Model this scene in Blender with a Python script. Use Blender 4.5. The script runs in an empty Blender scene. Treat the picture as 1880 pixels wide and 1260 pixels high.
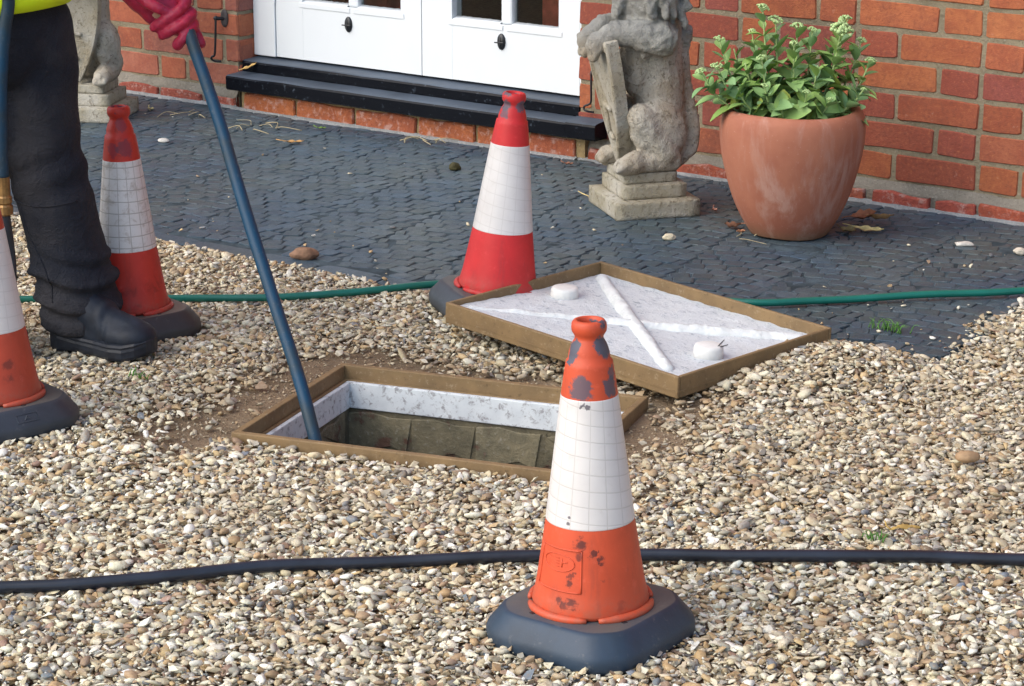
import bpy, bmesh, math, random
import numpy as np
from mathutils import Vector, Matrix, noise as mnoise
random.seed(7)
rng = np.random.default_rng(11)
R = math.radians
SC = bpy.context.scene
COL = SC.collection

# ------------------------------------------------------------------ camera, sky, sun, exposure
CAM_LOC = Vector((3.6396, -5.2820, 1.33))
PITCH = math.atan(1310 / 4600)
YAW = R(36.6)
cam = bpy.data.cameras.new('camera')
cam.sensor_width = 36.0
cam.lens = 88.085
cam.clip_start = 0.05
cam.clip_end = 300
camo = bpy.data.objects.new('camera', cam)
COL.objects.link(camo)
camo.location = CAM_LOC
camo.rotation_euler = (math.pi / 2 - PITCH, 0, YAW)
SC.camera = camo

SUN_EL, SUN_AZ = R(42), R(205)       # azimuth measured from +Y clockwise: south-west, behind the camera's left shoulder
world = bpy.data.worlds.new('World')
SC.world = world
world.use_nodes = True
wn = world.node_tree
bg = wn.nodes['Background']
sky = wn.nodes.new('ShaderNodeTexSky')
sky.sky_type = 'NISHITA'
sky.sun_disc = False
sky.sun_elevation = SUN_EL
sky.sun_rotation = SUN_AZ
sky.air_density = 1.0
sky.dust_density = 2.5
sky.ozone_density = 1.0
wn.links.new(sky.outputs[0], bg.inputs[0])
bg.inputs[1].default_value = 0.15
sl = bpy.data.lights.new('sun', 'SUN')
sl.energy = 0.9
sl.angle = R(80)
sl.color = (1.0, 1.0, 0.92)
so = bpy.data.objects.new('sun', sl)
COL.objects.link(so)
sd = Vector((math.sin(SUN_AZ) * math.cos(SUN_EL), math.cos(SUN_AZ) * math.cos(SUN_EL), math.sin(SUN_EL)))
so.rotation_euler = sd.to_track_quat('Z', 'Y').to_euler()
so.location = sd * 20
SC.view_settings.view_transform = 'Standard'
SC.view_settings.look = 'None'
SC.view_settings.gamma = 1
SC.view_settings.use_curve_mapping = False
SC.view_settings.exposure = 0.88

RT = Vector((math.cos(YAW), math.sin(YAW), 0))       # along the front of the worker
HD = Vector((-math.sin(YAW), math.cos(YAW), 0))

# ------------------------------------------------------------------ helpers
def tag(o, label=None, cat=None, group=None, kind=None):
    if label: o['label'] = label
    if cat: o['category'] = cat
    if group: o['group'] = group
    if kind: o['kind'] = kind
    return o

def empty(name, loc=(0, 0, 0), rz=0.0):
    o = bpy.data.objects.new(name, None)
    o.empty_display_size = 0.1
    COL.objects.link(o)
    o.location = loc
    o.rotation_euler = (0, 0, rz)
    return o

def mesh_from(verts, faces, smooth=False):
    me = bpy.data.meshes.new('mesh')
    me.from_pydata([tuple(v) for v in verts], [], faces)
    me.update()
    if smooth:
        me.polygons.foreach_set('use_smooth', [True] * len(me.polygons))
    return me

def link(name, me, mat=None, parent=None, loc=(0, 0, 0), rot=(0, 0, 0)):
    o = bpy.data.objects.new(name, me)
    COL.objects.link(o)
    if mat is not None and len(me.materials) == 0:
        me.materials.append(mat)
    o.location = loc
    o.rotation_euler = rot
    if parent is not None:
        o.parent = parent
    return o

def bm_mesh(bm, smooth=False):
    me = bpy.data.meshes.new('mesh')
    bmesh.ops.recalc_face_normals(bm, faces=bm.faces)
    bm.to_mesh(me)
    bm.free()
    if smooth:
        me.polygons.foreach_set('use_smooth', [True] * len(me.polygons))
    return me

def box_bm(boxes, bevel=0.0, seg=2):
    bm = bmesh.new()
    for (x0, x1, y0, y1, z0, z1) in boxes:
        vs = [bm.verts.new(p) for p in ((x0, y0, z0), (x1, y0, z0), (x1, y1, z0), (x0, y1, z0),
                                        (x0, y0, z1), (x1, y0, z1), (x1, y1, z1), (x0, y1, z1))]
        for f in ((0, 3, 2, 1), (4, 5, 6, 7), (0, 1, 5, 4), (1, 2, 6, 5), (2, 3, 7, 6), (3, 0, 4, 7)):
            bm.faces.new([vs[i] for i in f])
    if bevel > 0:
        bmesh.ops.bevel(bm, geom=list(bm.edges), offset=bevel, segments=seg, affect='EDGES', profile=0.5)
    return bm

def box(name, b, mat, parent=None, bevel=0.0, seg=2):
    return link(name, bm_mesh(box_bm([b], bevel, seg)), mat, parent)

def lathe(profile, n=48, close_bottom=True, close_top=False, fn=None):
    vs, fs = [], []
    for (r, z) in profile:
        for k in range(n):
            a = 2 * math.pi * k / n
            p = [r * math.cos(a), r * math.sin(a), z]
            if fn: p = fn(p, a, r, z)
            vs.append(p)
    m = len(profile)
    for i in range(m - 1):
        for k in range(n):
            a, b = i * n + k, i * n + (k + 1) % n
            fs.append((a, b, b + n, a + n))
    if close_bottom: fs.append(tuple(reversed(range(n))))
    if close_top: fs.append(tuple(range((m - 1) * n, m * n)))
    return vs, fs

def catmull(pts, per=8):
    P = [Vector(p) for p in pts]
    out = []
    for i in range(len(P) - 1):
        p0 = P[i - 1] if i > 0 else P[0] * 2 - P[1]
        p1, p2 = P[i], P[i + 1]
        p3 = P[i + 2] if i + 2 < len(P) else P[-1] * 2 - P[-2]
        for k in range(per):
            t = k / per
            out.append(0.5 * ((2 * p1) + (p2 - p0) * t + (2 * p0 - 5 * p1 + 4 * p2 - p3) * t * t + (3 * p1 - p0 - 3 * p2 + p3) * t ** 3))
    out.append(P[-1])
    return out

def tube_data(path, rad, n=12, vs=None, fs=None):
    vs = [] if vs is None else vs
    fs = [] if fs is None else fs
    base = len(vs)
    m = len(path)
    nrm = None
    for i, p in enumerate(path):
        p = Vector(p)
        t = (Vector(path[min(i + 1, m - 1)]) - Vector(path[max(i - 1, 0)])).normalized()
        if nrm is None:
            nrm = t.orthogonal().normalized()
        nrm = (nrm - t * nrm.dot(t)).normalized()
        b = t.cross(nrm)
        r = rad[i] if hasattr(rad, '__len__') else rad
        for k in range(n):
            a = 2 * math.pi * k / n
            vs.append(p + nrm * (math.cos(a) * r) + b * (math.sin(a) * r))
    for i in range(m - 1):
        for k in range(n):
            a, c = base + i * n + k, base + i * n + (k + 1) % n
            fs.append((a, c, c + n, a + n))
    fs.append(tuple(base + k for k in reversed(range(n))))
    fs.append(tuple(base + (m - 1) * n + k for k in range(n)))
    return vs, fs

def tube(name, path, rad, mat, parent=None, n=12):
    vs, fs = tube_data(path, rad, n)
    return link(name, mesh_from(vs, fs, True), mat, parent)

def roundcone(bm, a, b, ra, rb, n=14):
    """closed capsule with two radii"""
    a, b = Vector(a), Vector(b)
    d = b - a
    L = max(d.length, 1e-5)
    t = d / L
    nx = t.orthogonal().normalized()
    ny = t.cross(nx)
    rings = []
    for k in range(1, 5):
        th = math.pi / 2 * (1 - k / 4)
        rings.append((a - t * ra * math.sin(th), ra * math.cos(th)))
    for k in range(0, 4):
        th = math.pi / 2 * k / 4
        rings.append((b + t * rb * math.sin(th), rb * math.cos(th)))
    rv = []
    for c, r in rings:
        rv.append([bm.verts.new(c + nx * (math.cos(2 * math.pi * k / n) * r) + ny * (math.sin(2 * math.pi * k / n) * r)) for k in range(n)])
    v0 = bm.verts.new(a - t * ra)
    v1 = bm.verts.new(b + t * rb)
    for i in range(len(rv) - 1):
        for k in range(n):
            bm.faces.new((rv[i][k], rv[i][(k + 1) % n], rv[i + 1][(k + 1) % n], rv[i + 1][k]))
    for k in range(n):
        bm.faces.new((v0, rv[0][(k + 1) % n], rv[0][k]))
        bm.faces.new((v1, rv[-1][k], rv[-1][(k + 1) % n]))

def ellipsoid(bm, c, r, rot=None, sub=3):
    M = Matrix.Translation(Vector(c)) @ (rot.to_4x4() if rot else Matrix.Identity(4)) @ Matrix.Diagonal((r[0], r[1], r[2], 1))
    bmesh.ops.create_icosphere(bm, subdivisions=sub, radius=1.0, matrix=M)

def fuse(bm, voxel, smooth=6, factor=0.5, disp=None, after=0):
    """voxel-union of the closed shells in bm, smoothed, then displaced by disp(co, normal) -> offset vector"""
    bmesh.ops.recalc_face_normals(bm, faces=bm.faces)
    me = bpy.data.meshes.new('tmp')
    bm.to_mesh(me)
    bm.free()
    o = bpy.data.objects.new('tmp', me)
    COL.objects.link(o)
    m = o.modifiers.new('r', 'REMESH')
    m.mode = 'VOXEL'
    m.voxel_size = voxel
    if smooth:
        s = o.modifiers.new('s', 'SMOOTH')
        s.iterations = smooth
        s.factor = factor
    dg = bpy.context.evaluated_depsgraph_get()
    me2 = bpy.data.meshes.new_from_object(o.evaluated_get(dg))
    bpy.data.objects.remove(o)
    bpy.data.meshes.remove(me)
    if disp:
        ns = [v.normal.copy() for v in me2.vertices]
        for v, nn in zip(me2.vertices, ns):
            v.co = v.co + disp(v.co, nn)
        me2.update()
    me2.polygons.foreach_set('use_smooth', [True] * len(me2.polygons))
    return me2

# ------------------------------------------------------------------ material helpers
class NT:
    def __init__(self, name):
        self.m = bpy.data.materials.new(name)
        self.m.use_nodes = True
        self.nt = self.m.node_tree
        self.b = self.nt.nodes['Principled BSDF']
        self.tc = None
    def n(self, t, **kw):
        nd = self.nt.nodes.new(t)
        for k, v in kw.items():
            setattr(nd, k, v)
        return nd
    def l(self, a, b):
        self.nt.links.new(a, b)
    def put(self, sock, v):
        if hasattr(v, 'is_output') or isinstance(v, bpy.types.NodeSocket):
            self.l(v, sock)
        elif isinstance(v, (tuple, list)) and len(v) == 3 and sock.type == 'RGBA':
            sock.default_value = (*v, 1)
        else:
            sock.default_value = v
    def coord(self, which='Object'):
        if self.tc is None:
            self.tc = self.n('ShaderNodeTexCoord')
        return self.tc.outputs[which]
    def world(self):
        return self.n('ShaderNodeNewGeometry').outputs['Position']
    def noise(self, scale, detail=3, rough=0.55, vec=None, dist=0.0, out='Fac'):
        nd = self.n('ShaderNodeTexNoise')
        nd.inputs['Scale'].default_value = scale
        nd.inputs['Detail'].default_value = detail
        nd.inputs['Roughness'].default_value = rough
        nd.inputs['Distortion'].default_value = dist
        self.l(vec if vec is not None else self.coord(), nd.inputs['Vector'])
        return nd.outputs[out]
    def voro(self, scale, vec=None, feature='F1', out='Distance', rand=1.0):
        nd = self.n('ShaderNodeTexVoronoi', feature=feature)
        nd.inputs['Scale'].default_value = scale
        nd.inputs['Randomness'].default_value = rand
        self.l(vec if vec is not None else self.coord(), nd.inputs['Vector'])
        return nd.outputs[out]
    def math(self, op, a, b=0.0, c=0.0, clamp=False):
        nd = self.n('ShaderNodeMath', operation=op, use_clamp=clamp)
        for i, v in enumerate((a, b, c)):
            self.put(nd.inputs[i], v)
        return nd.outputs[0]
    def ss(self, v, lo, hi, to0=0.0, to1=1.0):
        nd = self.n('ShaderNodeMapRange', interpolation_type='SMOOTHSTEP')
        self.put(nd.inputs['Value'], v)
        nd.inputs['From Min'].default_value = lo
        nd.inputs['From Max'].default_value = hi
        nd.inputs['To Min'].default_value = to0
        nd.inputs['To Max'].default_value = to1
        return nd.outputs[0]
    def mix(self, f, a, b, mode='MIX'):
        nd = self.n('ShaderNodeMix', data_type='RGBA', blend_type=mode)
        self.put(nd.inputs[0], f)
        self.put(nd.inputs[6], a)
        self.put(nd.inputs[7], b)
        return nd.outputs[2]
    def ramp(self, f, stops):
        nd = self.n('ShaderNodeValToRGB')
        el = nd.color_ramp.elements
        while len(el) < len(stops):
            el.new(0.5)
        for e, (p, c) in zip(el, stops):
            e.position = p
            e.color = (*c, 1)
        self.put(nd.inputs[0], f)
        return nd.outputs[0]
    def sep(self, vec):
        nd = self.n('ShaderNodeSeparateXYZ')
        self.l(vec, nd.inputs[0])
        return nd.outputs
    def bump(self, h, strength=0.4, dist=0.002):
        nd = self.n('ShaderNodeBump')
        nd.inputs['Strength'].default_value = strength
        nd.inputs['Distance'].default_value = dist
        self.put(nd.inputs['Height'], h)
        self.l(nd.outputs[0], self.b.inputs['Normal'])
        return nd.outputs[0]
    def done(self, color, rough=0.8, spec=0.3):
        self.put(self.b.inputs['Base Color'], color)
        self.put(self.b.inputs['Roughness'], rough)
        self.put(self.b.inputs['Specular IOR Level'], spec)
        return self.m

def mat_brick(name, flake=0.0):
    M = NT(name)
    oc = M.n('ShaderNodeObjectInfo')
    # each brick gets its own stretch of noise
    add = M.n('ShaderNodeVectorMath', operation='ADD')
    M.l(M.coord(), add.inputs[0])
    mul = M.n('ShaderNodeVectorMath', operation='SCALE')
    M.l(oc.outputs['Location'], mul.inputs[0])
    mul.inputs[3].default_value = 3.7
    M.l(mul.outputs[0], add.inputs[1])
    v = add.outputs[0]
    n1 = M.noise(14, 4, 0.6, v)
    n2 = M.noise(120, 4, 0.65, v)
    n3 = M.noise(420, 2, 0.6, v)
    c = M.mix(M.ss(n1, 0.35, 0.7), oc.outputs['Color'], M.mix(0.55, oc.outputs['Color'], (0.23, 0.055, 0.035)))
    c = M.mix(M.math('MULTIPLY', M.ss(n2, 0.47, 0.68), 0.75), c, M.mix(0.5, oc.outputs['Color'], (0.13, 0.045, 0.035)))
    n6 = M.noise(5, 5, 0.7, M.world())
    c = M.mix(M.math('MULTIPLY', M.ss(n6, 0.5, 0.68), 0.45), c, (0.15, 0.06, 0.045))
    c = M.mix(M.math('MULTIPLY', M.ss(n2, 0.46, 0.28), 0.35), c, (0.5, 0.19, 0.08))
    n4 = M.noise(45, 5, 0.7, v)
    pale = M.ss(n4, 0.62 - 0.12 * flake, 0.74 - 0.08 * flake)
    c = M.mix(M.math('MULTIPLY', pale, 0.35 + 0.3 * flake), c, (0.46, 0.30, 0.23) if flake == 0 else (0.55, 0.36, 0.31))
    h = M.math('ADD', M.math('MULTIPLY', n2, 0.6), M.math('ADD', M.math('MULTIPLY', n3, 0.4), M.math('MULTIPLY', n1, 0.6)))
    M.bump(h, 0.8 + 0.2 * flake, 0.004 + 0.006 * flake)
    return M.done(c, 0.85, 0.2)

def mat_mortar(name, base=(0.29, 0.245, 0.165)):
    M = NT(name)
    w = M.world()
    n1 = M.noise(9, 4, 0.6, w)
    n2 = M.noise(160, 4, 0.7, w)
    c = M.mix(M.ss(n1, 0.3, 0.7), base, tuple(x * 0.72 for x in base))
    c = M.mix(M.math('MULTIPLY', M.ss(n2, 0.55, 0.75), 0.6), c, (0.42, 0.39, 0.33))
    c = M.mix(M.math('MULTIPLY', M.ss(n2, 0.42, 0.3), 0.6), c, (0.10, 0.085, 0.06))
    M.bump(M.math('ADD', n2, M.math('MULTIPLY', M.noise(45, 3, 0.6, w), 1.2)), 0.8, 0.006)
    return M.done(c, 0.95, 0.1)

def mat_plain(name, color, rough=0.6, spec=0.4, var=0.15, scale=30, bump=0.0, bdist=0.002, bscale=None):
    M = NT(name)
    n1 = M.noise(scale, 4, 0.6)
    c = M.mix(M.ss(n1, 0.3, 0.7), tuple(x * (1 + var) for x in color), tuple(x * (1 - var) for x in color))
    if bump:
        M.bump(M.noise(bscale or scale * 4, 4, 0.6), bump, bdist)
    return M.done(c, rough, spec)

M_BRICK = mat_brick('brick_clay')
M_FLAKE = mat_brick('brick_flaking', 1.0)
M_MORTAR = mat_mortar('mortar')

# ------------------------------------------------------------------ ground
HOLE_C = Vector((1.043, -1.984, 0))
HOLE_A = R(15.8)
HOLE_W, HOLE_L = 0.605, 0.455
ca, sa = math.cos(HOLE_A), math.sin(HOLE_A)

def hole_local(x, y):
    dx, dy = x - HOLE_C.x, y - HOLE_C.y
    return dx * ca + dy * sa, -dx * sa + dy * ca

PAVE_Y = -1.335
PAVE_R = 1.60
def pave_edge_y(x):
    return PAVE_Y if x < 0.7 else PAVE_Y + min((x - 0.7) / 0.7, 1.0) * 0.135

def in_pave(x, y, pad=0.0):
    return y > pave_edge_y(x) - pad and x < PAVE_R + pad - 0.05 * math.sin(y * 6)

def soil_amount(x, y):
    """0 = clean gravel, 1 = bare trodden soil"""
    u, v = hole_local(x, y)
    dx = max(abs(u) - HOLE_W / 2, 0)
    dy = max(abs(v) - HOLE_L / 2, 0)
    d = math.hypot(dx, dy)
    n = mnoise.noise((x * 5, y * 5, 3.0)) * 0.06 + mnoise.noise((x * 14, y * 14, 1.0)) * 0.03
    reach = 0.13
    if v < -HOLE_L / 2 and abs(u) < HOLE_W / 2 + 0.02: reach = -0.02
    elif u < -HOLE_W / 2: reach = 0.17
    elif u > HOLE_W / 2 and v < 0.12: reach = 0.17
    elif v > HOLE_L / 2: reach = 0.13
    s = 1 - (d + n * 1.5 - reach + 0.10) / 0.17
    return max(0.0, min(1.0, s))

def ground_h(x, y):
    h = mnoise.noise((x * 2.3, y * 2.3, 0.3)) * 0.006 + mnoise.noise((x * 6, y * 6, 9.0)) * 0.004
    u, v = hole_local(x, y)
    d = math.hypot(max(abs(u) - HOLE_W / 2, 0), max(abs(v) - HOLE_L / 2, 0))
    h -= 0.012 * max(0, 1 - d / 0.22)
    h += 0.03 * math.exp(-(((x - 1.47) / 0.16) ** 2 + ((y + 1.30) / 0.11) ** 2))
    h += 0.02 * math.exp(-(((x - 1.40) / 0.10) ** 2 + ((y + 1.48) / 0.14) ** 2))
    h -= 0.012 * math.exp(-(((x - 0.85) / 0.3) ** 2 + ((y + 1.55) / 0.12) ** 2))
    return h

M_ = NT('soil')
w = M_.world()
n1 = M_.noise(6, 4, 0.6, w)
n2 = M_.noise(90, 5, 0.7, w)
c = M_.mix(M_.ss(n1, 0.35, 0.65), (0.27, 0.20, 0.13), (0.19, 0.14, 0.09))
c = M_.mix(M_.math('MULTIPLY', M_.ss(n2, 0.55, 0.7), 0.7), c, (0.30, 0.24, 0.17))
c = M_.mix(M_.math('MULTIPLY', M_.ss(n2, 0.42, 0.3), 0.7), c, (0.07, 0.05, 0.03))
M_.bump(n2, 0.9, 0.01)
M_SOIL = M_.done(c, 0.95, 0.1)

def build_ground():
    xs = np.arange(-4.0, 5.001, 0.03)
    ys = np.arange(-6.0, 0.051, 0.03)
    vs, fs = [], []
    nx, ny = len(xs), len(ys)
    for y in ys:
        for x in xs:
            z = ground_h(x, y) - 0.008
            if in_pave(x, y, -0.03) or y > -0.03: z = -0.07
            vs.append((x, y, z))
    def inside(x, y):
        u, v = hole_local(x, y)
        return abs(u) < HOLE_W / 2 - 0.006 and abs(v) < HOLE_L / 2 - 0.006
    for j in range(ny - 1):
        for i in range(nx - 1):
            cx, cy = xs[i] + 0.015, ys[j] + 0.015
            if inside(cx, cy): continue
            a = j * nx + i
            fs.append((a, a + 1, a + nx + 1, a + nx))
    # pull the rim of the cut opening under the frame
    used = {}
    for f in fs:
        for a in f: used[a] = used.get(a, 0) + 1
    for a, cnt in used.items():
        x, y, z = vs[a]
        u, v = hole_local(x, y)
        if abs(u) < HOLE_W / 2 - 0.002 and abs(v) < HOLE_L / 2 - 0.002:
            du, dv = HOLE_W / 2 - 0.002 - abs(u), HOLE_L / 2 - 0.002 - abs(v)
            if du < dv: u = math.copysign(HOLE_W / 2 - 0.002, u)
            else: v = math.copysign(HOLE_L / 2 - 0.002, v)
            vs[a] = (HOLE_C.x + u * ca - v * sa, HOLE_C.y + u * sa + v * ca, z)
    # far sheet out to the horizon
    b = len(vs)
    X0, X1, Y0, Y1, F = -4.0, float(xs[-1]), -6.0, float(ys[-1]), 150
    vs += [(X0, Y0, -0.012), (X1, Y0, -0.012), (X1, Y1, -0.012), (X0, Y1, -0.012), (-F, -F, -0.012), (F, -F, -0.012), (F, F, -0.012), (-F, F, -0.012)]
    fs += [(b + 4, b + 5, b + 1, b), (b + 5, b + 6, b + 2, b + 1), (b + 6, b + 7, b + 3, b + 2), (b + 7, b + 4, b, b + 3)]
    o = link('ground', mesh_from(vs, fs, True), M_SOIL)
    tag(o, kind='structure')
build_ground()

# ------------------------------------------------------------------ paved terrace of small setts laid in scallops
M_ = NT('sett_slate')
oi = M_.n('ShaderNodeVertexColor', layer_name='Col')
w = M_.world()
n1 = M_.noise(2.2, 4, 0.6, w)
n2 = M_.noise(30, 5, 0.7, w)
n3 = M_.noise(230, 3, 0.6, w)
c = M_.mix(M_.ss(n1, 0.35, 0.65), (0.038, 0.072, 0.102), (0.068, 0.094, 0.099))
c = M_.mix(M_.math('MULTIPLY', M_.ss(n2, 0.5, 0.7), 0.6), c, (0.10, 0.125, 0.125))
c = M_.mix(M_.math('MULTIPLY', M_.ss(n2, 0.44, 0.3), 0.5), c, (0.04, 0.05, 0.065))
c = M_.mix(M_.math('MULTIPLY', M_.ss(n3, 0.6, 0.75), 0.5), c, (0.17, 0.165, 0.14))
c = M_.mix(1.0, c, oi.outputs[0], 'MULTIPLY')
M_.bump(M_.math('ADD', n2, M_.math('MULTIPLY', n3, 0.5)), 0.6, 0.004)
M_SETT = M_.done(c, M_.ss(n2, 0.3, 0.7, 0.38, 0.62), 0.5)
M_GROUT = mat_plain('sett_joint_dirt', (0.050, 0.070, 0.082), 0.9, 0.15, 0.5, 14, 0.6, 0.004)

terrace = empty('paved_terrace', (0, 0, 0))
tag(terrace, kind='structure')
def build_terrace():
    # bed
    top = []
    xs = np.linspace(-3.2, PAVE_R, 60)
    for x in xs: top.append((x, pave_edge_y(x)))
    for y in np.linspace(pave_edge_y(PAVE_R), 0.02, 14)[1:]:
        top.append((PAVE_R - 0.05 * math.sin(y * 6) * (1 if y < 0 else 0), y))
    top.append((-3.2, 0.02))
    n = len(top)
    vs = [(x, y, -0.0062) for x, y in top] + [(x, y, -0.09) for x, y in top]
    fs = [tuple(range(n))] + [(i, i + n, (i + 1) % n + n, (i + 1) % n) for i in range(n)]
    gx, gy = np.arange(-2.6, PAVE_R - 0.03, 0.02), np.arange(-1.29, -0.012, 0.02)
    b = len(vs)
    for y in gy:
        for x in gx:
            k = mnoise.noise((x * 4.2, y * 6.5, 4.0)) + 0.7 * mnoise.noise((x * 15, y * 15, 6.0))
            vs.append((x, max(y, pave_edge_y(x) + 0.012), -0.0021 + 0.0026 * max(-1, min(0.85, k))))
    m_ = len(gx)
    for j_ in range(len(gy) - 1):
        for i_ in range(m_ - 1):
            a = b + j_ * m_ + i_
            fs.append((a, a + 1, a + m_ + 1, a + m_))
    link('bed', mesh_from(vs, fs), M_GROUT, terrace)
    # setts
    AL = R(12.5)
    cA, sA = math.cos(AL), math.sin(AL)
    Wc, P, NS = 0.236, 0.0450, 5
    mats = []
    def sett_mesh(seed, l, wd, shade):
        r = random.Random(seed)
        pts = []
        q = [(-l / 2, -wd / 2), (l / 2, -wd / 2), (l / 2, wd / 2), (-l / 2, wd / 2)]
        q = [(x + r.uniform(-.0022, .0022), y + r.uniform(-.002, .002)) for x, y in q]
        for i in range(4):
            a, b = Vector(q[i]), Vector(q[(i + 1) % 4])
            pts += [a.lerp(b, 0.13), a.lerp(b, 0.87)]
        vs = []
        zt = [r.uniform(-.0007, .0007) for _ in range(8)]
        for s, z in ((1.0, -0.008), (0.995, -0.0012), (0.90, 0.0)):
            for i, p in enumerate(pts):
                vs.append((p.x * s, p.y * s, z + (zt[i] if z == 0 else 0)))
        fs = []
        for k in range(2):
            for i in range(8):
                fs.append((k * 8 + i, k * 8 + (i + 1) % 8, (k + 1) * 8 + (i + 1) % 8, (k + 1) * 8 + i))
        fs.append(tuple(range(16, 24)))
        me = mesh_from(vs, fs, False)
        at = me.color_attributes.new('Col', 'FLOAT_COLOR', 'POINT')
        at.data.foreach_set('color', [x for _ in vs for x in (shade * r.uniform(.92, 1.08), shade, shade * r.uniform(.93, 1.1), 1)])
        me.materials.append(M_SETT)
        return me
    LS = Wc / NS - 0.0016
    variants = [sett_mesh(100 + i, LS, P - 0.0018, random.uniform(.80, 1.2)) for i in range(14)]
    items = []
    rr = random.Random(5)
    for ci in range(-22, 12):
        for ri in range(-60, 60):
            for k in range(NS + 1):
                s = (k - (NS - 1) / 2 - (0.5 if ri % 2 else 0.0)) / NS      # -.5 .. .5
                full = True
                if abs(s) > 0.52: continue
                s0, s1 = s - 0.5 / NS, s + 0.5 / NS
                s0, s1 = max(s0, -0.5 + 0.018 * rr.random() ** 2), min(s1, 0.5 - 0.018 * rr.random() ** 2)
                if s1 - s0 < 0.08: continue
                sc = (s0 + s1) / 2
                lx = (ci + sc) * Wc
                sag = 0.022
                ly = ri * P + sag * (1 - (2 * sc) ** 2) + (P * 0.5 if ci % 2 else 0)
                ang = math.atan2(-sag * 8 * sc, Wc)
                jx, jy = rr.uniform(-.003, .003), rr.uniform(-.003, .003)
                x = lx * cA - ly * sA + jx
                y = lx * sA + ly * cA + jy
                if not (-2.6 < x < PAVE_R - 0.02 and pave_edge_y(x) + 0.085 < y < -0.02): continue
                if not in_pave(x, y, -0.025): continue
                zz = 0.0018 * mnoise.noise((x * 7, y * 7, 2)) + rr.uniform(-.0007, .0007)
                items.append((x, y, zz, AL + ang + rr.uniform(-.07, .07), (s1 - s0) * NS, rr.randrange(14), rr.uniform(-.018, .018), rr.uniform(-.018, .018)))
    # a flat border course along the gravel edge
    x = -1.6
    while x < PAVE_R - 0.15:
        L = rr.uniform(0.13, 0.19)
        y = pave_edge_y(x + L / 2) + 0.038
        items.append((x + L / 2, y, -0.001, (0.19 if x > .7 and x < 1.4 else 0.0) + rr.uniform(-.01, .01), L / LS, rr.randrange(14), 0, 0))
        x += L + 0.001
    items.sort(key=lambda t: (Vector((t[0], t[1], 0)) - CAM_LOC).length)
    # nearest ones in the picture are single pieces
    def seen(x, y):
        v = Vector((x, y, 0)) - CAM_LOC
        f = v.dot(HD)
        return -0.215 < v.dot(RT) / f < 0.215
    single, rest = [], []
    for it in items:
        (single if (len(single) < 300 and seen(it[0], it[1])) else rest).append(it)
    for (x, y, z, a, sx, vi, rx, ry) in single:
        o = link('sett', variants[vi], None, terrace, (x, y, z), (rx * 0.4, ry * 0.4, a))
        o.scale = (sx * 0.985, 1 if sx < 2 else 1.45, 1)
    V, F, Cc = [], [], []
    for (x, y, z, a, sx, vi, rx, ry) in rest:
        me = variants[vi]
        M = Matrix.Translation((x, y, z)) @ Matrix.Rotation(a, 4, 'Z') @ Matrix.Rotation(rx * .4, 4, 'X') @ Matrix.Rotation(ry * .4, 4, 'Y') @ Matrix.Diagonal((sx * .985, 1 if sx < 2 else 1.45, 1, 1))
        b = len(V)
        cs = me.color_attributes['Col'].data
        for i, v in enumerate(me.vertices):
            V.append(M @ v.co)
            Cc.extend(cs[i].color)
        for p in me.polygons:
            F.append(tuple(b + k for k in p.vertices))
    me = mesh_from(V, F)
    at = me.color_attributes.new('Col', 'FLOAT_COLOR', 'POINT')
    at.data.foreach_set('color', Cc)
    o = link('sett_field', me, M_SETT, terrace)
    o['kind'] = 'stuff'
build_terrace()

# ------------------------------------------------------------------ brick house with white doors
house = empty('brick_house', (0, 0, 0))
tag(house, 'red brick house wall with white glazed double doors above a black step', 'house')
COURSE = 0.0727
Z0 = 0.0515
CL, CRX = -1.264, -0.066        # door opening corners
DOOR_Y = 0.07

def brick_mesh(seed, L, H=0.0625, D=0.06, rough=1.0):
    r = random.Random(seed)
    def outline(s, y, j):
        pts = []
        hw, hh = L / 2 - s, H / 2 - s
        c = 0.004 + s
        base = [(-hw + c, -hh), (-hw * .33, -hh), (hw * .33, -hh), (hw - c, -hh), (hw, -hh + c), (hw, hh - c),
                (hw - c, hh), (hw * .33, hh), (-hw * .33, hh), (-hw + c, hh), (-hw, hh - c), (-hw, -hh + c)]
        for x, z in base:
            pts.append((x + r.uniform(-j, j), y + r.uniform(-.0006, .0006) * rough, z + r.uniform(-j, j)))
        return pts
    j = 0.0023 * rough
    o1 = outline(0.0, 0.0045, j)
    o0 = [(x, D, z) for x, y, z in o1]
    o2 = [(x * (1 - .0028 / (L / 2)), 0.0, z * (1 - .0028 / (H / 2))) for x, y, z in o1]
    n = 12
    vs = o0 + o1 + o2
    fs = []
    for k in range(2):
        for i in range(n):
            fs.append((k * n + i, k * n + (i + 1) % n, (k + 1) * n + (i + 1) % n, (k + 1) * n + i))
    b = len(vs)
    fs.append(tuple(range(2 * n, 3 * n)))
    me = mesh_from(vs, fs)
    me.materials.append(M_BRICK)
    return me

_bcache = {}
def brick(parent, x0, x1, z, y=0.0, rot=0.0, color=(0.4, 0.1, 0.05), H=0.0625, mat=None, rough=1.0, origin=None):
    L = round(x1 - x0, 2)
    key = (L, H, random.randrange(3), mat.name if mat else '', rough)
    if key not in _bcache:
        me = brick_mesh(hash((L, H, key[2])) & 0xffff, max(L, 0.02), H, 0.06, rough)
        if mat:
            me.materials.clear()
            me.materials.append(mat)
        _bcache[key] = me
    loc = origin if origin else ((x0 + x1) / 2, y + random.uniform(-.0015, .0015), z + random.uniform(-.0012, .0012))
    o = link('brick', _bcache[key], None, parent, loc, (0, 0, rot + random.uniform(-.004, .004)))
    o.rotation_euler[1] = random.uniform(-.006, .006)
    o.color = (*color, 1)
    return o

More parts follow.
